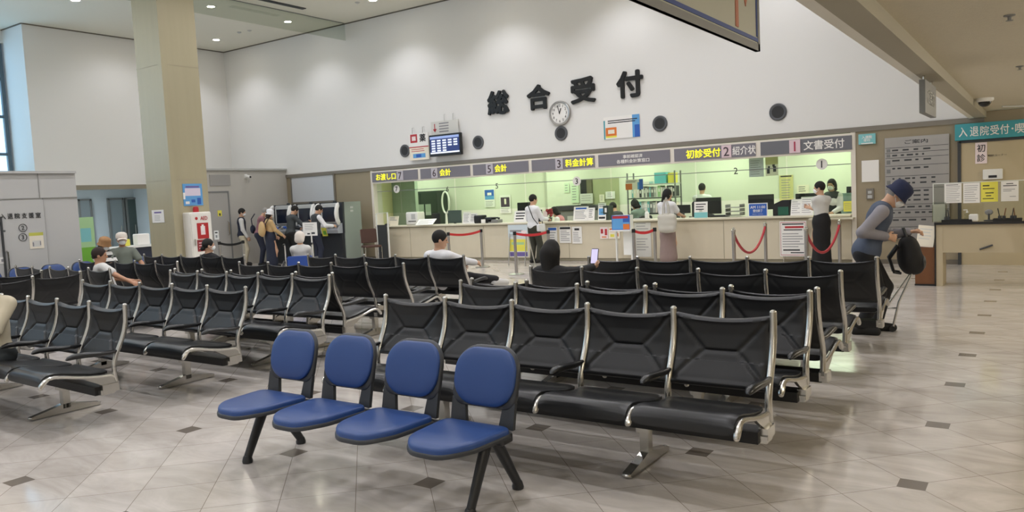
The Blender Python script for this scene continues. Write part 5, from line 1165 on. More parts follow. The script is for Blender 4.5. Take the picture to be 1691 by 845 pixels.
def surfnets(F, ax):
    s = F < 0; nx, ny, nz = F.shape
    cnt = sum(s[i:nx-1+i, j:ny-1+j, l:nz-1+l].astype(np.int8) for i in (0, 1) for j in (0, 1) for l in (0, 1))
    act = (cnt > 0) & (cnt < 8); I = np.argwhere(act); idx = -np.ones(act.shape, np.int64); idx[act] = np.arange(len(I))
    acc = np.zeros((len(I), 3)); n = np.zeros(len(I))
    cor = [(i, j, l) for i in (0, 1) for j in (0, 1) for l in (0, 1)]
    V = {c: F[I[:, 0]+c[0], I[:, 1]+c[1], I[:, 2]+c[2]] for c in cor}
    for c in cor:
        for d in range(3):
            if c[d]: continue
            e = list(c); e[d] = 1; e = tuple(e); a, b = V[c], V[e]; m = (a < 0) != (b < 0)
            t = np.where(m, a/np.where(m, a-b, 1), 0); p = np.array(c, float)[None].repeat(len(I), 0); p[:, d] = t
            acc[m] += p[m]; n[m] += 1
    P = acc/n[:, None]; co = np.stack([ax[d][I[:, d]]+P[:, d]*(ax[d][I[:, d]+1]-ax[d][I[:, d]]) for d in range(3)], -1)
    fs = []
    for d in range(3):
        u, v = [(1, 2), (2, 0), (0, 1)][d]
        a = np.take(s, range(0, s.shape[d]-1), d); b = np.take(s, range(1, s.shape[d]), d); E = np.argwhere(a != b)
        E = E[(E[:, u] > 0) & (E[:, v] > 0) & (E[:, u] < F.shape[u]-1) & (E[:, v] < F.shape[v]-1)]
        if not len(E): continue
        def cell(du, dv): q = E.copy(); q[:, u] -= du; q[:, v] -= dv; return idx[q[:, 0], q[:, 1], q[:, 2]]
        Q = np.stack([cell(1, 1), cell(0, 1), cell(0, 0), cell(1, 0)], -1); ins = a[E[:, 0], E[:, 1], E[:, 2]]
        Q[~ins] = Q[~ins][:, ::-1]; fs.append(Q)
    return co, np.concatenate(fs)
def axes_for(prims, vox, fine=()):
    lo = np.min([prim_bounds(p)[0] for p in prims if not p[-1] is True], 0)-.04; hi = np.max([prim_bounds(p)[1] for p in prims if not p[-1] is True], 0)+.04; out = []
    for d in range(3):
        iv = [(f[0][d], f[1][d]) for f in fine]; a = [lo[d]]
        while a[-1] < hi[d]:
            st = .0055 if any(l <= a[-1]+.003 <= h for l, h in iv) else vox
            a.append(a[-1]+st)
        out.append(np.array(a))
    return out
def sdf_obj(name, prims, m, parent, vox=.014, fine=()):
    ax = axes_for(prims, vox, fine); co, fs = surfnets(field(prims, ax), ax)
    me = bpy.data.meshes.new(name); me.vertices.add(len(co)); me.vertices.foreach_set('co', co.astype(np.float32).ravel())
    me.loops.add(fs.size); me.loops.foreach_set('vertex_index', fs.astype(np.int32).ravel())
    me.polygons.add(len(fs)); me.polygons.foreach_set('loop_start', np.arange(0, fs.size, 4, dtype=np.int32)); me.polygons.foreach_set('loop_total', np.full(len(fs), 4, np.int32))
    me.polygons.foreach_set('use_smooth', np.ones(len(fs), bool)); me.update(calc_edges=True); me.validate(); me.materials.append(m if not isinstance(m, str) else M(m))
    return place(name, me, parent)
def ik(a, t, l1, l2, pole):
    d = t-a; L_ = np.linalg.norm(d); mx = (l1+l2)*.995
    if L_ > mx: t = a+d/L_*mx; d = t-a; L_ = mx
    x = (l1*l1-l2*l2+L_*L_)/(2*L_); h = math.sqrt(max(0, l1*l1-x*x)); n = d/L_; p = nrm(np.asarray(pole, float)-n*(np.asarray(pole, float)@n))
    return a+n*x+p*h, t
def rotm(pitch, yaw, roll=0.):
    """columns: right, forward, up; pitch>0 bows forward, yaw>0 turns left"""
    return np.array(Matrix.Rotation(yaw, 3, 'Z') @ Matrix.Rotation(-pitch, 3, 'X') @ Matrix.Rotation(roll, 3, 'Y'))
for nm, hx in dict(skin='#c99f82', skin_pale='#d7b396', skin_tan='#b5876a', hair_black='#15120f', hair_brown='#2a1d17', hair_grey='#8f8b86', cloth_white='#e2e2e4', cloth_pale='#cdccc8', cloth_black='#141416', cloth_navy='#1f2436', cloth_char='#3c4143', cloth_grey='#7d8078', cloth_sage='#6f766c',
                   cloth_beige='#c9bfa6', cloth_sand='#c8a877', cloth_pink='#8d6268', cloth_mauve='#8f7b76', cloth_olive='#3d3d33', cloth_blue='#465063', cloth_shirt='#8d8a90', cloth_rose='#c6868a', mask_white='#e6e8e8', hat_navy='#141e40', hat_tan='#9c7650', knit='#d8d0c6', shoe_dark='#1a1918', shoe_white='#d9d7d2', cloth_vest='#34383a', cloth_green='#7f9188').items(): mat(nm, hx, .8 if 'skin' not in nm else .5, noise=(14, .06) if 'cloth' in nm else None)
def finger_hand(wr, fd, palmn, sc, curl=.5):
    """palm, four unequal bent fingers and a thumb; fd: along the forearm, palmn: where the palm faces"""
    fd = nrm(fd); n = nrm(palmn-fd*(palmn@fd)); s = np.cross(fd, n); P = []
    kn = wr+fd*.085*sc
    P.append(cap(wr+fd*.015*sc, kn-fd*.01*sc, .026*sc, .036*sc, .02, (n, 1.75)))
    for i, (o, l) in enumerate(((-1.5, .058), (-.5, .072), (.5, .078), (1.5, .07))):
        b = kn+s*o*.0205*sc; d1 = nrm(fd+n*curl*.6+s*o*.05); d2 = nrm(fd*max(.15, 1-curl)+n*curl*1.4)
        m_ = b+d1*l*.5*sc; P.append(cap(b-fd*.012*sc, m_, .0095*sc, .0088*sc, .006)); P.append(cap(m_, m_+d2*l*.5*sc, .0088*sc, .0072*sc, .004))
    tb = wr+fd*.032*sc+s*.026*sc; d1 = nrm(fd*.6+s*.75+n*.35); m_ = tb+d1*.036*sc; P.append(cap(tb, m_, .0125*sc, .0105*sc, .010)); P.append(cap(m_, m_+nrm(fd+n*.5+s*.15)*.032*sc, .0105*sc, .008*sc, .004))
    return P, kn
HOLD = {}
def person(label, pos, rz, h=1.62, sit=False, lean=0., side=0., hip=None, hands=None, feet=None, head=(0, 0), top=('cloth_white', 'long'), vest=None, legs=('pants', 'cloth_black'), shoe='shoe_dark', hair=('short', 'hair_black'), hat=None, mask=False, skin='skin', woman=False, group=None, palms=None, curl=.55, vox=.014, detail=True, knees=None):
    s = h/1.65; sw = (.155 if woman else .178)*s
    t = thing('person', label, 'person', tuple(pos), rz, group)
    H = np.asarray(hip, float) if hip is not None else (A3(0, 0, .50) if sit else A3(0, 0, .875*s))
    T = rotm(lean, 0, side); up = T[:, 2]; fw = T[:, 1]; rt = T[:, 0]
    def tp(x, y, z): return H+(rt*x+fw*y+up*z)*s
    waist, chest, neck = tp(0, .005, .20), tp(0, .0, .36), tp(0, -.01, .505)
    Hm = rotm(lean*.6+head[0], head[1]); hu, hf, hr = Hm[:, 2], Hm[:, 1], Hm[:, 0]
    hb = neck+(up*.03+hu*.045)*s; hc = hb+(hu*.105+hf*.018)*s
    def hp(x, y, z): return hc+(hr*x+hf*y+hu*z)*s
    shR, shL = neck+(rt*1-up*.28)*0, None
    sh = {1: tp(0, -.01, .455)+rt*sw, -1: tp(0, -.01, .455)-rt*sw}
    hj = {1: H+T[:, 0]*.085*s, -1: H-T[:, 0]*.085*s}
    # arms
    l1, l2 = .275*s, .245*s; wr = {}; el = {}
    for sd in (1, -1):
        tg = (hands or {}).get(sd)
        if tg is None: tg = (sh[sd]+A3(.05*sd, .06 if not sit else .25, -.50*s if not sit else -.40)) if not sit else A3(.11*sd, .34, H[2]+.12)
        pole = A3(.35*sd, -1, -.45); el[sd], wr[sd] = ik(sh[sd], np.asarray(tg, float), l1, l2, pole)
    # legs
    t1, t2 = .415*s, .40*s; an = {}; kn = {}
    for sd in (1, -1):
        ft = (feet or {}).get(sd)
        if ft is None: ft = A3(.09*sd, .02, .075) if not sit else A3(.11*sd, .47, .075)
        kn[sd], an[sd] = ik(hj[sd], np.asarray(ft, float), t1, t2, (knees or {}).get(sd, A3(.12*sd, 1, .25)))
    flat = (fw, 1.45)
    torso = [ell(H+up*.02*s, A3(.165, .115, .115)*s, .05, T), cap(tp(0, 0, .08), tp(0, 0, .24), .135*s, .128*s, .05, flat), cap(tp(0, 0, .24), tp(0, .0, .38), .128*s, .142*s, .05, flat),
             cap(sh[1]-rt*.05*s, sh[-1]+rt*.05*s, .062*s, .062*s, .05), cap(tp(0, -.005, .42), neck+up*.0, .085*s, .056*s, .05)]
    if woman: torso += [ell(tp(.065, .085, .33), A3(.06, .055, .06)*s, .04, T), ell(tp(-.065, .085, .33), A3(.06, .055, .06)*s, .04, T)]
    necks = [cap(neck-up*.03*s, hb+hu*.05*s, .053*s, .050*s, .03)]
    face = [ell(hp(0, -.005, .022), A3(.076, .096, .098)*s, .02, Hm), ell(hp(0, .018, -.045), A3(.058, .072, .075)*s, .03, Hm), ell(hp(0, .052, -.085), A3(.032, .034, .028)*s, .03, Hm),
            cap(hp(0, .093, .012), hp(0, .112, -.024), .008*s, .0135*s, .014), cap(hp(-.032, .084, .030), hp(.032, .084, .030), .011*s, .011*s, .014),
            ell(hp(.078, -.002, -.01), A3(.012, .02, .032)*s, .008, Hm), ell(hp(-.078, -.002, -.01), A3(.012, .02, .032)*s, .008, Hm),
            ell(hp(0, .086, -.058), A3(.024, .014, .009)*s, .01, Hm)]
    arms = []; hd = []; fine = []
    for sd in (1, -1):
        arms += [cap(sh[sd], el[sd], .050*s, .040*s, .03), cap(el[sd], wr[sd], .039*s, .027*s, .02)]
        fd = nrm(wr[sd]-el[sd]); pn = np.asarray((palms or {}).get(sd, A3(-.8*sd, .1, -.5)), float)
        ps, k_ = finger_hand(wr[sd], fd, pn if abs(nrm(pn)@fd) < .95 else A3(0, 1, 0), s, curl); hd += ps; fine.append((np.min([prim_bounds(p)[0] for p in ps], 0)-.008, np.max([prim_bounds(p)[1] for p in ps], 0)+.008))
    lg = []; ftp = []
    for sd in (1, -1):
        lg += [cap(hj[sd], kn[sd], .086*s, .056*s, .04), cap(kn[sd], kn[sd]+(an[sd]-kn[sd])*.45, .055*s, .052*s, .03), cap(kn[sd]+(an[sd]-kn[sd])*.4, an[sd], .054*s, .036*s, .02)]
        fdir = nrm(A3(kn[sd][0]-hj[sd][0], max(.25, kn[sd][1]-hj[sd][1]), 0)) if sit else A3(.15*sd, 1, 0)/1.011
        a_ = an[sd]; toe = A3(a_[0], a_[1], max(.032, a_[2]-.045))+fdir*.155*s; heel = A3(a_[0], a_[1], max(.034, a_[2]-.04))-fdir*.04*s
        ftp.append((a_, heel, toe)); lg += [cap(a_, heel, .036*s, .034*s, .02), cap(heel, toe, .036*s, .030*s, .02)]
    fine = fine if detail else []
    body = sdf_obj('body', torso+necks+face+arms+hd+lg, skin, t, vox, fine)
    # clothing
    g = .014*s; col, sl = top
    st = [ell(H+up*.02*s, A3(.175, .125, .12)*s+g*.4, .05, T)]+[cap(p[1], p[2], p[3]+g, p[4]+g, p[5], p[6]) for p in torso[1:4]]+[cap(tp(0, -.005, .42), neck-up*.02*s, .085*s+g, .058*s+g, .05)]
    if woman: st += [ell(p[1], p[2]+g, .04, T) for p in torso[5:]]
    for sd in (1, -1):
        if sl == 'vest': st.append(cap(sh[sd]-rt*sd*.02, sh[sd]+(el[sd]-sh[sd])*.08, .058*s+g, .055*s+g, .03))
        elif sl == 'short': st.append(cap(sh[sd], sh[sd]+(el[sd]-sh[sd])*.62, .054*s+g, .054*s+g*1.2, .03))
        else: st += [cap(sh[sd], el[sd], .053*s+g, .044*s+g, .03), cap(el[sd], wr[sd]-nrm(wr[sd]-el[sd])*.012*s, .043*s+g, .034*s+g*.8, .02)]
    sdf_obj('shirt', st, col, t, vox)
    if vest:
        g2 = g+.013*s
        sdf_obj('vest', [ell(H+up*.03*s, A3(.18, .13, .13)*s+g2*.5, .05, T)]+[cap(p[1], p[2], p[3]+g2, p[4]+g2, p[5], p[6]) for p in torso[1:3]]+[cap(sh[1]-rt*.05*s, sh[-1]+rt*.05*s, .062*s+g2, .062*s+g2, .05), cap(tp(0, -.005, .40), neck-up*.045*s, .085*s+g2, .06*s+g2, .05)], vest, t, vox)
    if legs[0] == 'pants':
        for_ = [ell(H+up*.0, A3(.172, .122, .12)*s+.004, .04, T)]
        for sd in (1, -1): for_ += [cap(hj[sd], kn[sd], .088*s+g, .060*s+g, .04), cap(kn[sd], an[sd]-nrm(an[sd]-kn[sd])*.02, .060*s+g, .046*s+g, .03)]
        sdf_obj('trousers', for_, legs[1], t, vox)
    else:
        if sit: b_ = [cap(hj[sd], kn[sd], .11*s, .09*s, .06) for sd in (1, -1)]+[cap(kn[sd], kn[sd]*.35+an[sd]*.65, .085*s, .09*s, .06) for sd in (1, -1)]
        else:
            lo = legs[2] if len(legs) > 2 else .18
            b_ = [cap(H+A3(0, 0, .13*s), H+A3(0, 0, .02), .145*s, .172*s, .06, (A3(0, 1, 0), 1.22)), cap(H+A3(0, 0, .02), H*A3(1, 1, .75), .172*s, .175*s, .06, (A3(0, 1, 0), 1.25)), cap(H*A3(1, 1, .75), A3(H[0], H[1]+.01, lo), .165*s, .205*s, .05, (A3(0, 1, 0), 1.25))]
        sdf_obj('skirt', b_, legs[1], t, vox)
    for (a_, heel, toe) in ftp: sdf_obj('shoe', [cap(a_-A3(0, 0, .01), heel, .042*s, .043*s, .02), cap(heel, toe, .044*s, .037*s, .03), cap(heel*.5+toe*.5+A3(0, 0, .02), toe, .035*s, .034*s, .03)], shoe, t, .011)
    # hair
    st_, hcn = hair
    shell = [ell(hp(0, -.014, .032), A3(.087, .105, .106)*s, .02, Hm)]
    if st_ in ('bob', 'long', 'pony'): shell += [ell(hp(0, -.04, -.03), A3(.088, .078, .10)*s, .04, Hm)]
    if st_ == 'bob': shell += [cap(hp(.068, -.02, -.02), hp(.066, -.03, -.10), .03*s, .026*s, .03), cap(hp(-.068, -.02, -.02), hp(-.066, -.03, -.10), .03*s, .026*s, .03), cap(hp(-.05, -.07, -.1), hp(.05, -.07, -.1), .035*s, .035*s, .03)]
    if st_ == 'long':
        bk = tp(0, -.10, .28); shell += [cap(hp(0, -.07, -.05), bk, .085*s, .075*s, .05, (fw, 1.5))]
        for q in (-1, 1): shell += [cap(hp(.065*q, -.02, 0), tp(.07*q, -.055, .30), .036*s, .03*s, .04)]
    if st_ == 'bun': shell += [ell(hp(0, -.10, -.06), A3(.05, .045, .045)*s, .02, Hm)]
    if st_ == 'pony': shell += [cap(hp(0, -.10, -.02), hp(0, -.13, -.16), .036*s, .022*s, .03)]
    cut = [ell(hp(0, .10, -.055), A3(.072, .085, .105)*s, .015, Hm, True)]
    if st_ != 'none':
        if st_ in ('short', 'bun'): cut.append(ell(hp(0, .0, -.15), A3(.14, .12, .085)*s, .02, Hm, True))
        sdf_obj('hair', shell+cut, hcn, t, .009)
    if detail:
        for q in (-1, 1): B('hair_black').ball(Vector(hp(.031*q, .088, .006)), (.010*s, .006*s, .006*s), 8, 6, Matrix([list(r) for r in Hm])).build('eye', t, 60)
    if mask:
        sdf_obj('face_mask', [ell(hp(0, .062, -.05), A3(.056, .052, .052)*s, .02, Hm), ell(hp(0, .088, -.03), A3(.03, .032, .03)*s, .02, Hm)], 'mask_white', t, .008)
        for q in (-1, 1): B('mask_white').tube([Vector(hp(.055*q, .06, -.02)), Vector(hp(.085*q, .0, -.005))], .003, 6).tube([Vector(hp(.052*q, .06, -.075)), Vector(hp(.084*q, .0, -.03))], .003, 6).build('mask_loop', t, 60) if detail else None
    elif detail: B('red_dark').ball(Vector(hp(0, .094, -.060)), (.020*s, .006*s, .005*s), 8, 5, Matrix([list(r) for r in Hm])).build('mouth', t, 60)
    if hat:
        kind, hm = hat; R3 = Matrix([list(r) for r in Hm]); c = Vector(hp(0, -.008, .055))
        b = B(hm)
        if kind == 'bucket': b.lathe([(.132*s, -.060*s), (.130*s, -.068*s), (.110*s, -.02*s), (.110*s, .03*s), (.100*s, .068*s), (.062*s, .094*s), (0, .10*s)], c, 28, R3)
        elif kind == 'cap':
            b.lathe([(.100*s, -.03*s), (.101*s, .02*s), (.085*s, .062*s), (.045*s, .084*s), (0, .09*s)], c, 24, R3)
            b.grid(lambda u, v: Vector(hp((u-.5)*.16, .08+v*.085*(1-(2*u-1)**2*.55), .035-v*.02-.02*(2*u-1)**2)), 8, 4, lambda u, v: Vector(hp((u-.5)*.16, .08+v*.085*(1-(2*u-1)**2*.55), .029-v*.02-.02*(2*u-1)**2)))
        if kind == 'knit': sdf_obj('hat', [ell(hp(0, -.02, .035), A3(.105, .118, .115)*s, .02, Hm), cap(hp(-.04, -.07, -.05), hp(.04, -.07, -.05), .06*s, .06*s, .04), ell(hp(0, .11, -.06), A3(.075, .07, .1)*s, .02, Hm, True)], hm, t, .011)
        else: b.build('hat', t, 50)
    L2W = Matrix.Translation(Vector(pos)) @ Matrix.Rotation(rz, 4, 'Z')
    return dict(t=t, W=lambda p: L2W @ Vector(p), wr=wr, el=el, sh=sh, H=H, neck=neck, tp=tp, T=T, hp=hp, s=s, kn=kn, an=an)

PI = math.pi
def fl(px, py): p = at(px, py, z=0); return (p.x, p.y, 0)
# --- people at the counter
w1 = person('woman in white blouse and dark trousers with a shoulder strap, standing at the counter', (at(882, 400, Y=14.82).x, 14.82, 0), R_(-8), 1.52, top=('cloth_white', 'long'), legs=('pants', 'cloth_olive'), shoe='shoe_dark', hair=('short', 'hair_black'), woman=True, head=(.12, -.45), hands={1: (.17, .30, .98), -1: (-.14, .26, .92)}, palms={1: A3(0, 0, -1), -1: A3(0, 0, -1)})
w2 = person('woman in white top and long mauve skirt with a pale tote, standing at the counter', (at(1103, 400, Y=14.72).x, 14.72, 0), R_(-4), 1.50, top=('cloth_white', 'short'), legs=('skirt', 'cloth_mauve', .16), shoe='shoe_white', hair=('pony', 'hair_black'), woman=True, head=(.15, -.5), hands={1: (.16, .36, .98), -1: (-.10, .30, .98)}, palms={1: A3(0, 0, -1), -1: A3(0, 0, -1)})
w3 = person('woman in white blouse and long black skirt standing by the counter with folded arms', (at(1357, 400, Y=14.55).x, 14.55, 0), R_(52), 1.50, top=('cloth_pale', 'short'), legs=('skirt', 'cloth_black', .08), hair=('short', 'hair_black'), mask=True, woman=True, head=(.1, .75), hands={1: (-.06, .20, 1.06), -1: (.08, .22, 1.0)}, palms={1: A3(0, -1, 0), -1: A3(0, -1, 0)})
# --- staff in the office
def staff(label, px, py, Y, rz, h=1.58, sit=True, **kw):
    z = at(px, py, Y=Y).z; x = at(px, py, Y=Y).x       # head centre seen at px,py
    sh_ = h/1.65; base = z-(.505+.075+.105)*sh_
    if sit:
        ch = thing('office_chair', 'dark office chair of the ' + ' '.join(label.split()[:9]), 'chair', (x, Y, 0), rz)
        B('dark_gray').rbox((0, .08, base-.12), (.44, .42, .06), .06, 'z').build('seat', ch, 40); B('dark_gray').rbox((0, -.17, base+.16), (.40, .05, .40), .06, 'y').build('backrest', ch, 40)
        bb = B('black_plastic').tube([(0, .08, .06), (0, .08, base-.14)], .03, 8)
        for k in range(5): bb.tube([(0, .08, .06), (.26*math.cos(k*1.2566), .08+.26*math.sin(k*1.2566), .035)], .018, 6)
        bb.build('swivel_base', ch, 40); B('black_plastic').box((0, -.15, base-.02), (.06, .03, .22)).build('back_post', ch)
        return person(label, (x, Y, base-.50), rz, h, sit=True, legs=('pants', 'cloth_black'), **kw)
    return person(label, (x, Y, 0), rz, h, legs=('pants', 'cloth_black'), **kw)
staff('staff woman standing behind the counter at sign 1 in dark vest and mask', 1374, 311, 15.85+.35, R_(165), 1.54, False, top=('cloth_white', 'long'), vest='cloth_vest', hair=('bob', 'hair_black'), mask=True, woman=True, head=(.12, .1), hands={1: (.16, .28, .93), -1: (-.16, .28, .93)})
SK = dict(detail=True)
staff('seated clerk in a pink top bending behind the notices under number 3', 932, 345, 16.5, R_(100), lean=.35, top=('cloth_white', 'long'), vest='cloth_rose', hair=('bob', 'hair_black'), mask=True, woman=True, head=(.35, 0))
staff('seated clerk with white collar looking down, left of two behind the blue leaflet box', 1021, 339, 16.5, R_(60), lean=.25, top=('cloth_white', 'long'), vest='cloth_char', hair=('short', 'hair_black'), mask=True, woman=True, head=(.45, .1))
staff('seated clerk with bobbed hair in grey-green, right of two behind the blue leaflet box', 1057, 335, 16.9, R_(70), lean=.2, top=('cloth_green', 'long'), hair=('bob', 'hair_black'), mask=True, woman=True, head=(.4, 0))
staff('seated clerk bending low beside the woman with the tote', 1128, 336, 16.5, R_(120), lean=.5, top=('cloth_char', 'long'), hair=('short', 'hair_black'), mask=True, woman=True, head=(.5, 0))
staff('clerk in white seen from behind in the office below sign 2', 1159, 311, 17.9, R_(5), top=('cloth_white', 'long'), hair=('short', 'hair_black'), head=(.1, 0))
# --- queue at the payment kiosks
person('man in a navy vest and beige trousers waiting behind the black belt', fl(404, 438), R_(-35), 1.53, top=('cloth_pale', 'long'), vest='cloth_navy', legs=('pants', 'cloth_beige'), hair=('short', 'hair_black'), mask=True, head=(.2, -.3), hands={1: (.2, .12, .78), -1: (-.2, .10, .78)})
m2 = person('stooping man in a dusky pink shirt reading a paper in the kiosk queue', fl(431, 438), R_(-40), 1.56, lean=.25, top=('cloth_pink', 'long'), legs=('pants', 'cloth_navy'), hair=('short', 'hair_grey'), mask=True, head=(.5, 0), hands={1: (.08, .42, .92), -1: (-.10, .40, .92)}, palms={1: A3(-.3, 0, 1), -1: A3(.3, 0, 1)})
w4 = person('woman in a white sun hat and sand jacket queueing at the kiosks', fl(450, 441), R_(-20), 1.46, top=('cloth_sand', 'long'), legs=('skirt', 'cloth_navy', .12), hair=('bob', 'hair_brown'), hat=('bucket', 'cloth_white'), mask=True, woman=True, head=(.2, -.2), hands={1: (.16, .26, .82), -1: (-.18, .2, .8)})
kx = at(484, 400, Y=13.62).x
person('person in a dark grey jacket using the middle payment kiosk', (kx, 13.55, 0), R_(-10), 1.56, lean=.18, top=('cloth_char', 'long'), legs=('pants', 'cloth_black'), hair=('short', 'hair_black'), head=(.4, -.2), hands={1: (.25, .42, 1.12), -1: (-.16, .36, .95)})
kx = at(524, 400, Y=13.55).x
person('person in dark vest and white sleeves using the rightmost payment kiosk', (kx, 13.5, 0), R_(-15), 1.54, lean=.15, top=('cloth_white', 'long'), vest='cloth_vest', legs=('pants', 'cloth_navy'), hair=('short', 'hair_black'), head=(.35, -.2), hands={1: (.20, .40, 1.0), -1: (-.15, .36, 1.0)})
# --- seated in the waiting rows
def on_row(row, k, n=5):
    """seat centre of a row object, k seats from its own right end; returns world position and heading"""
    r = [o for o in bpy.data.objects if o.get('label', '').startswith(row)][0]; a = r.rotation_euler.z
    p = Vector((-(k+.5)*PITCH_S, -.30, 0)); c, s_ = math.cos(a), math.sin(a); return (r.location.x+p.x*c-p.y*s_, r.location.y+p.x*s_+p.y*c, 0), a+math.pi
p, a = on_row('black seat row in the middle where', 0)
def seated(label, px, py, y_post, away, rz_off=0., h=1.48, dx=0., **kw):
    kw.setdefault('lean', -.34); kw.setdefault('hip', (0, .0, .45)); hd = kw.get('head', (0, 0)); kw['head'] = (hd[0]-kw['lean']*.6, hd[1])
    """sits in a row whose posts stand at y_post; px, py is where the photograph shows the head"""
    y = y_post+(.28 if away else -.28); x = at(px, py, Y=y).x+dx
    return person(label, (x, y, 0), (0 if away else PI)+rz_off, h, sit=True, **kw)
mw = seated('man in a white shirt with crossed leg, seated at the middle block end', 735, 399, 7.30, 1, R_(2), 1.50, top=('cloth_white', 'long'), legs=('pants', 'cloth_black'), shoe='cloth_pale', hair=('short', 'hair_black'), head=(.2, -.9), feet={1: (.12, .50, .075), -1: (.42, .50, .47)}, knees={-1: A3(-.25, 1, .5)}, hands={1: (.24, .34, .70), -1: (.02, .34, .66)})
wl = seated('woman with long straight black hair seated on the right, holding a phone', 921, 417, 6.10, 1, 0, 1.48, hip=(0, .0, .41), top=('cloth_black', 'long'), hair=('long', 'hair_black'), woman=True, head=(.3, 0), hands={1: (.20, .32, .80), -1: (-.08, .30, .74)}, palms={1: A3(-.5, -.6, .4), -1: A3(0, 0, 1)})
seated('person with a black hair bun seated before the AED cabinet', 357, 411, 7.15, 1, 0, 1.38, top=('cloth_black', 'long'), hair=('bun', 'hair_black'), mask=True, woman=True, head=(.05, -.5))
seated('dark-haired person in a pale tee leaning sideways in the far left block', 176, 430, 5.25, 1, R_(-8), 1.42, dx=.10, lean=-.25, side=-.28, top=('cloth_pale', 'short'), legs=('pants', 'cloth_black'), hair=('short', 'hair_brown'), skin='skin_tan', head=(.1, -.5), hands={1: (.42, .12, .62), -1: (-.1, .3, .62)})
pc_ = at(206, 400, X=-13.2); person('man in a pale cap, mask and grey-green tee seated facing the camera', (-13.28, pc_.y, 0), R_(-108), 1.54, sit=True, hip=(0, .02, .47), lean=-.08, top=('cloth_sage', 'short'), legs=('pants', 'cloth_char'), hair=('short', 'hair_grey'), hat=('cap', 'knit'), mask=True, skin='skin_tan', head=(.05, -.1), hands={1: (.26, .34, .60), -1: (-.30, .26, .56)})
# striped person on the blue bench
px_ = at(169, 392, X=-13.30); st = person('person in a tan hat and black-and-white striped top on the blue bench', (-13.32, px_.y, 0), R_(-90), 1.44, sit=True, hip=(0, 0, .46), top=(mat('cloth_stripe', '#dddcd8', .8), 'long'), legs=('pants', 'cloth_black'), hair=('bob', 'hair_brown'), hat=('bucket', 'hat_tan'), mask=True, woman=True, head=(.35, .2))
nt = M('cloth_stripe').node_tree; wv = nt.nodes.new('ShaderNodeTexWave'); wv.bands_direction = 'Z'; wv.inputs['Scale'].default_value = 3.0; tc = nt.nodes.new('ShaderNodeTexCoord'); nt.links.new(tc.outputs['Object'], wv.inputs['Vector'])
rp = nt.nodes.new('ShaderNodeValToRGB'); rp.color_ramp.interpolation = 'CONSTANT'; rp.color_ramp.elements[0].color = lin('#17171a'); rp.color_ramp.elements[1].position = .42; rp.color_ramp.elements[1].color = lin('#dddcd8'); nt.links.new(wv.outputs['Fac'], rp.inputs[0]); nt.links.new(rp.outputs[0], nt.nodes['Principled BSDF'].inputs['Base Color'])
# at the left picture edge
le = seated('person with dark hair in a beige jacket seated at the left picture edge', 2, 476, 3.02, 0, R_(25), 1.5, dx=-.23, lean=.0, top=('cloth_beige', 'long'), legs=('pants', 'cloth_char'), hair=('bob', 'hair_black'), mask=True, head=(.35, .3))
# --- wheelchair user
WY = 9.0; wx = at(496, 406, Y=WY).x
wc = person('person in a white knit hat and pale jacket sitting in the blue wheelchair', (wx, WY, 0), R_(42), 1.36, sit=True, lean=-.08, hip=(0, .02, .43), top=('cloth_pale', 'long'), legs=('pants', 'cloth_char'), hair=('short', 'hair_grey'), hat=('knit', 'knit'), woman=True, head=(.15, -.1))
t = thing('wheelchair', 'blue-backed wheelchair with curved push handles under the person in the knit hat', 'wheelchair', (wx, WY, 0), R_(42))
B(mat('wheelchair_blue', '#2d4f9e', .6)).rbox((0, -.17, .54), (.42, .03, .30), .03, 'y', Matrix.Rotation(.08, 3, 'X')).build('backrest', t); B('black_plastic').rbox((0, .05, .40), (.42, .42, .04), .03, 'z').build('seat', t)
for s_ in (-1, 1):
    q = B('black_plastic').tube([(s_*.28, .30*math.cos(k*PI/14)-.02, .30+.30*math.sin(k*PI/14)) for k in range(29)], .016, 8).build('wheel', t, 50)
    b = B('chrome').tube([(s_*.31, .26*math.cos(k*PI/12)-.02, .30+.26*math.sin(k*PI/12)) for k in range(25)], .008, 6)
    for k in range(8): b.tube([(s_*.28, -.02, .30), (s_*.28, -.02+.285*math.cos(k*PI/4), .30+.285*math.sin(k*PI/4))], .003, 4)
    b.build('hand_rim', q)
    B('chrome').tube([(s_*.23, .46, .12), (s_*.23, .40, .42), (s_*.23, -.17, .42), (s_*.23, -.20, .86), (s_*.23, -.24, .90), (s_*.23, -.36, .90)], .012, 8).build('frame_tube', t, 50); B('black_plastic').tube([(s_*.23, -.26, .90), (s_*.23, -.38, .895)], .017, 8).build('push_handle', t, 50)
    B('dark_gray').tube([(s_*.22, .48+.06*math.cos(k*PI/8), .07+.06*math.sin(k*PI/8)) for k in range(17)], .012, 8).build('castor', t, 50); B('black_plastic').box((s_*.24, .05, .63), (.05, .3, .03)).box((s_*.245, .18, .53), (.012, .03, .2)).build('armrest', t)
    B('mid_gray').box((s_*.1, .56, .09), (.15, .16, .015)).box((s_*.2, .50, .12), (.015, .1, .08)).build('footrest', t)
# --- stooping man on the right
EX, EYY = -1.32, 8.36
em = person('elderly man in navy hat, grey vest and mask stooping over his black bag', (EX, EYY, 0), R_(-78), 1.58, lean=.36, hip=(0, -.16, .80), top=('cloth_shirt', 'long'), vest='cloth_blue', legs=('pants', 'cloth_black'), shoe='shoe_dark', hair=('short', 'hair_grey'), hat=('bucket', 'hat_navy'), mask=True, skin='skin', head=(.62, 0), hands={1: (.12, .02, .97), -1: (-.15, .24, .99)}, palms={1: A3(-1, .2, -.2), -1: A3(0, 0, -1)}, curl=.95, feet={1: (.10, -.22, .075), -1: (-.12, -.06, .075)}, vox=.011)
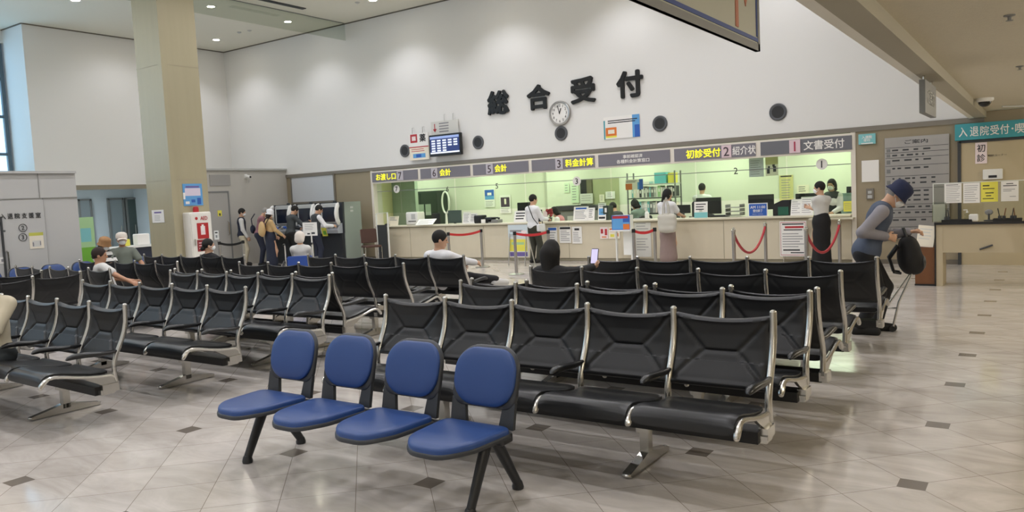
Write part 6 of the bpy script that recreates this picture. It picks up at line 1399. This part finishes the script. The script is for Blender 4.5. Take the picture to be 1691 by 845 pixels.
# ------------------------------------------------------------------ what people carry
def W(P, p): return P['W'](p)
c = W(em, (-.13, .24, .76)); t = thing('backpack', 'black backpack hanging open from the hand of the stooping man', 'bag', tuple(c), R_(-78))
sdf_obj('pouch', [ell((0, 0, 0), (.15, .11, .19), .03), ell((0, .06, -.08), (.11, .08, .11), .04), cap((-.08, -.02, .12), (.08, -.02, .12), .06, .06, .05)], 'cloth_black', t, .012)
B('dark_gray').tube([(-.05, -.02, .16), (-.04, -.05, .27), (.04, -.05, .27), (.05, -.02, .16)], .014, 8).build('grab_handle', t, 50)
for s_ in (-1, 1): B('black_plastic').tube([(s_*.09, -.10, .10), (s_*.10, -.18, -.02), (s_*.09, -.14, -.16), (s_*.07, -.08, -.17)], .014, 8, flat=((1, 0, 0), 1.6)).build('shoulder_strap', t, 50)
B('dark_gray').ball((0, .12, -.07), (.09, .03, .07)).build('front_pocket', t, 60)
t = thing('folding_cart', 'slim metal cart frame standing under the black backpack', 'cart', (c.x, c.y, 0), R_(-78))
B('aluminium').tube([(.05, -.16, .02), (.05, -.10, .30), (.05, .02, .58)], .011, 8).build('frame_tube', t, 50); B('aluminium').tube([(-.08, -.30, .02), (-.08, -.19, .25), (-.06, .02, .58)], .011, 8).tube([(-.08, -.205, .22), (.05, -.115, .24)], .008, 6).build('frame_tube', t, 50)
for q in ((.05, -.16), (-.08, -.30)): B('black_plastic').tube([(q[0]-.012, q[1], .03), (q[0]+.012, q[1], .03)], .03, 12).build('wheel', t, 40)
# tote of the woman in the mauve skirt
c = W(w2, (.10, -.20, .86)); t = thing('tote_bag', 'big off-white tote bag on the shoulder of the woman in the mauve skirt', 'bag', tuple(c), R_(-4))
sdf_obj('bag_body', [cap((-.15, 0, .12), (.15, 0, .12), .05, .05, .05), cap((-.12, 0, -.13), (.12, 0, -.13), .065, .065, .06), ell((0, 0, 0), (.21, .075, .19), .05)], mat('tote', '#bfbbb0', .85), t, .014)
for y in (-.04, .04): B('tote').tube([(-.08, y, .14), (-.07, y*.8, .34), (-.02, y*.5+.03, .50), (.03, y*.8, .34), (.05, y, .14)], .011, 6).build('handle', t, 50)
# shoulder strap and small bag of the woman in the white blouse
c = W(w1, (.19, .02, .80)); t = thing('shoulder_bag', 'small white shoulder bag on the black strap of the woman in the white blouse', 'bag', tuple(c), R_(-8))
B('cloth_white').rbox((0, .02, 0), (.08, .22, .17), .03, 'x').build('bag_body', t, 40); B('black_plastic').tube([(.0, -.06, .06), (-.08, -.145, .22), (-.22, -.13, .50), (-.30, -.03, .58), (-.24, .09, .46), (-.06, .145, .22), (0, .08, .08)], .010, 6).build('strap', t, 50)
# paper of the man in pink
c = W(m2, (0, .50, .94)); tag(B('paper').box((0, 0, 0), (.22, .30, .003), Matrix.Rotation(.5, 3, 'X')).build('paper_sheet', loc=c, rot=(0, 0, R_(-40))), 'white paper held by the man in the dusky pink shirt', 'paper')
c = W(m2, (-.2, -.10, .98)); t = thing('waist_bag', 'dark bag slung at the back of the man in the dusky pink shirt', 'bag', tuple(c), R_(-40)); sdf_obj('bag_body', [ell((0, -.05, 0), (.15, .07, .12), .03)], 'cloth_navy', t, .014); B('cloth_navy').tube([(.12, -.05, .06), (.26, -.06, .28), (.28, .04, .42)], .014, 6).build('strap', t, 50)
# tan backpack of the woman in the white sun hat
c = W(w4, (0, -.17, 1.03)); t = thing('backpack', 'sand-coloured soft backpack on the woman in the white sun hat', 'bag', tuple(c), R_(-20)); sdf_obj('pouch', [ell((0, -.03, -.03), (.15, .08, .2), .03), ell((0, -.08, -.10), (.1, .04, .09), .03)], 'cloth_sand', t, .014)
for s_ in (-1, 1): B('cloth_black').tube([(s_*.1, -.0, -.12), (s_*.12, .03, .1), (s_*.11, .12, .24), (s_*.12, .22, .2)], .012, 6).build('shoulder_strap', t, 50)
# phone of the long-haired woman
pp = wl['wr'][1]+A3(-.02, .09, .10); c = W(wl, tuple(pp)); t = thing('phone', 'phone with a bright lilac screen held by the long-haired woman', 'telephone', tuple(c), 0., rot=(R_(-15), 0, 0))
B('black_plastic').rbox((0, 0, 0), (.078, .009, .155), .01, 'y').build('case', t); B(mat('phone_screen', '#cfc9ea', .3, emit=.35)).box((0, -.005, 0), (.07, .002, .142)).build('screen', t)
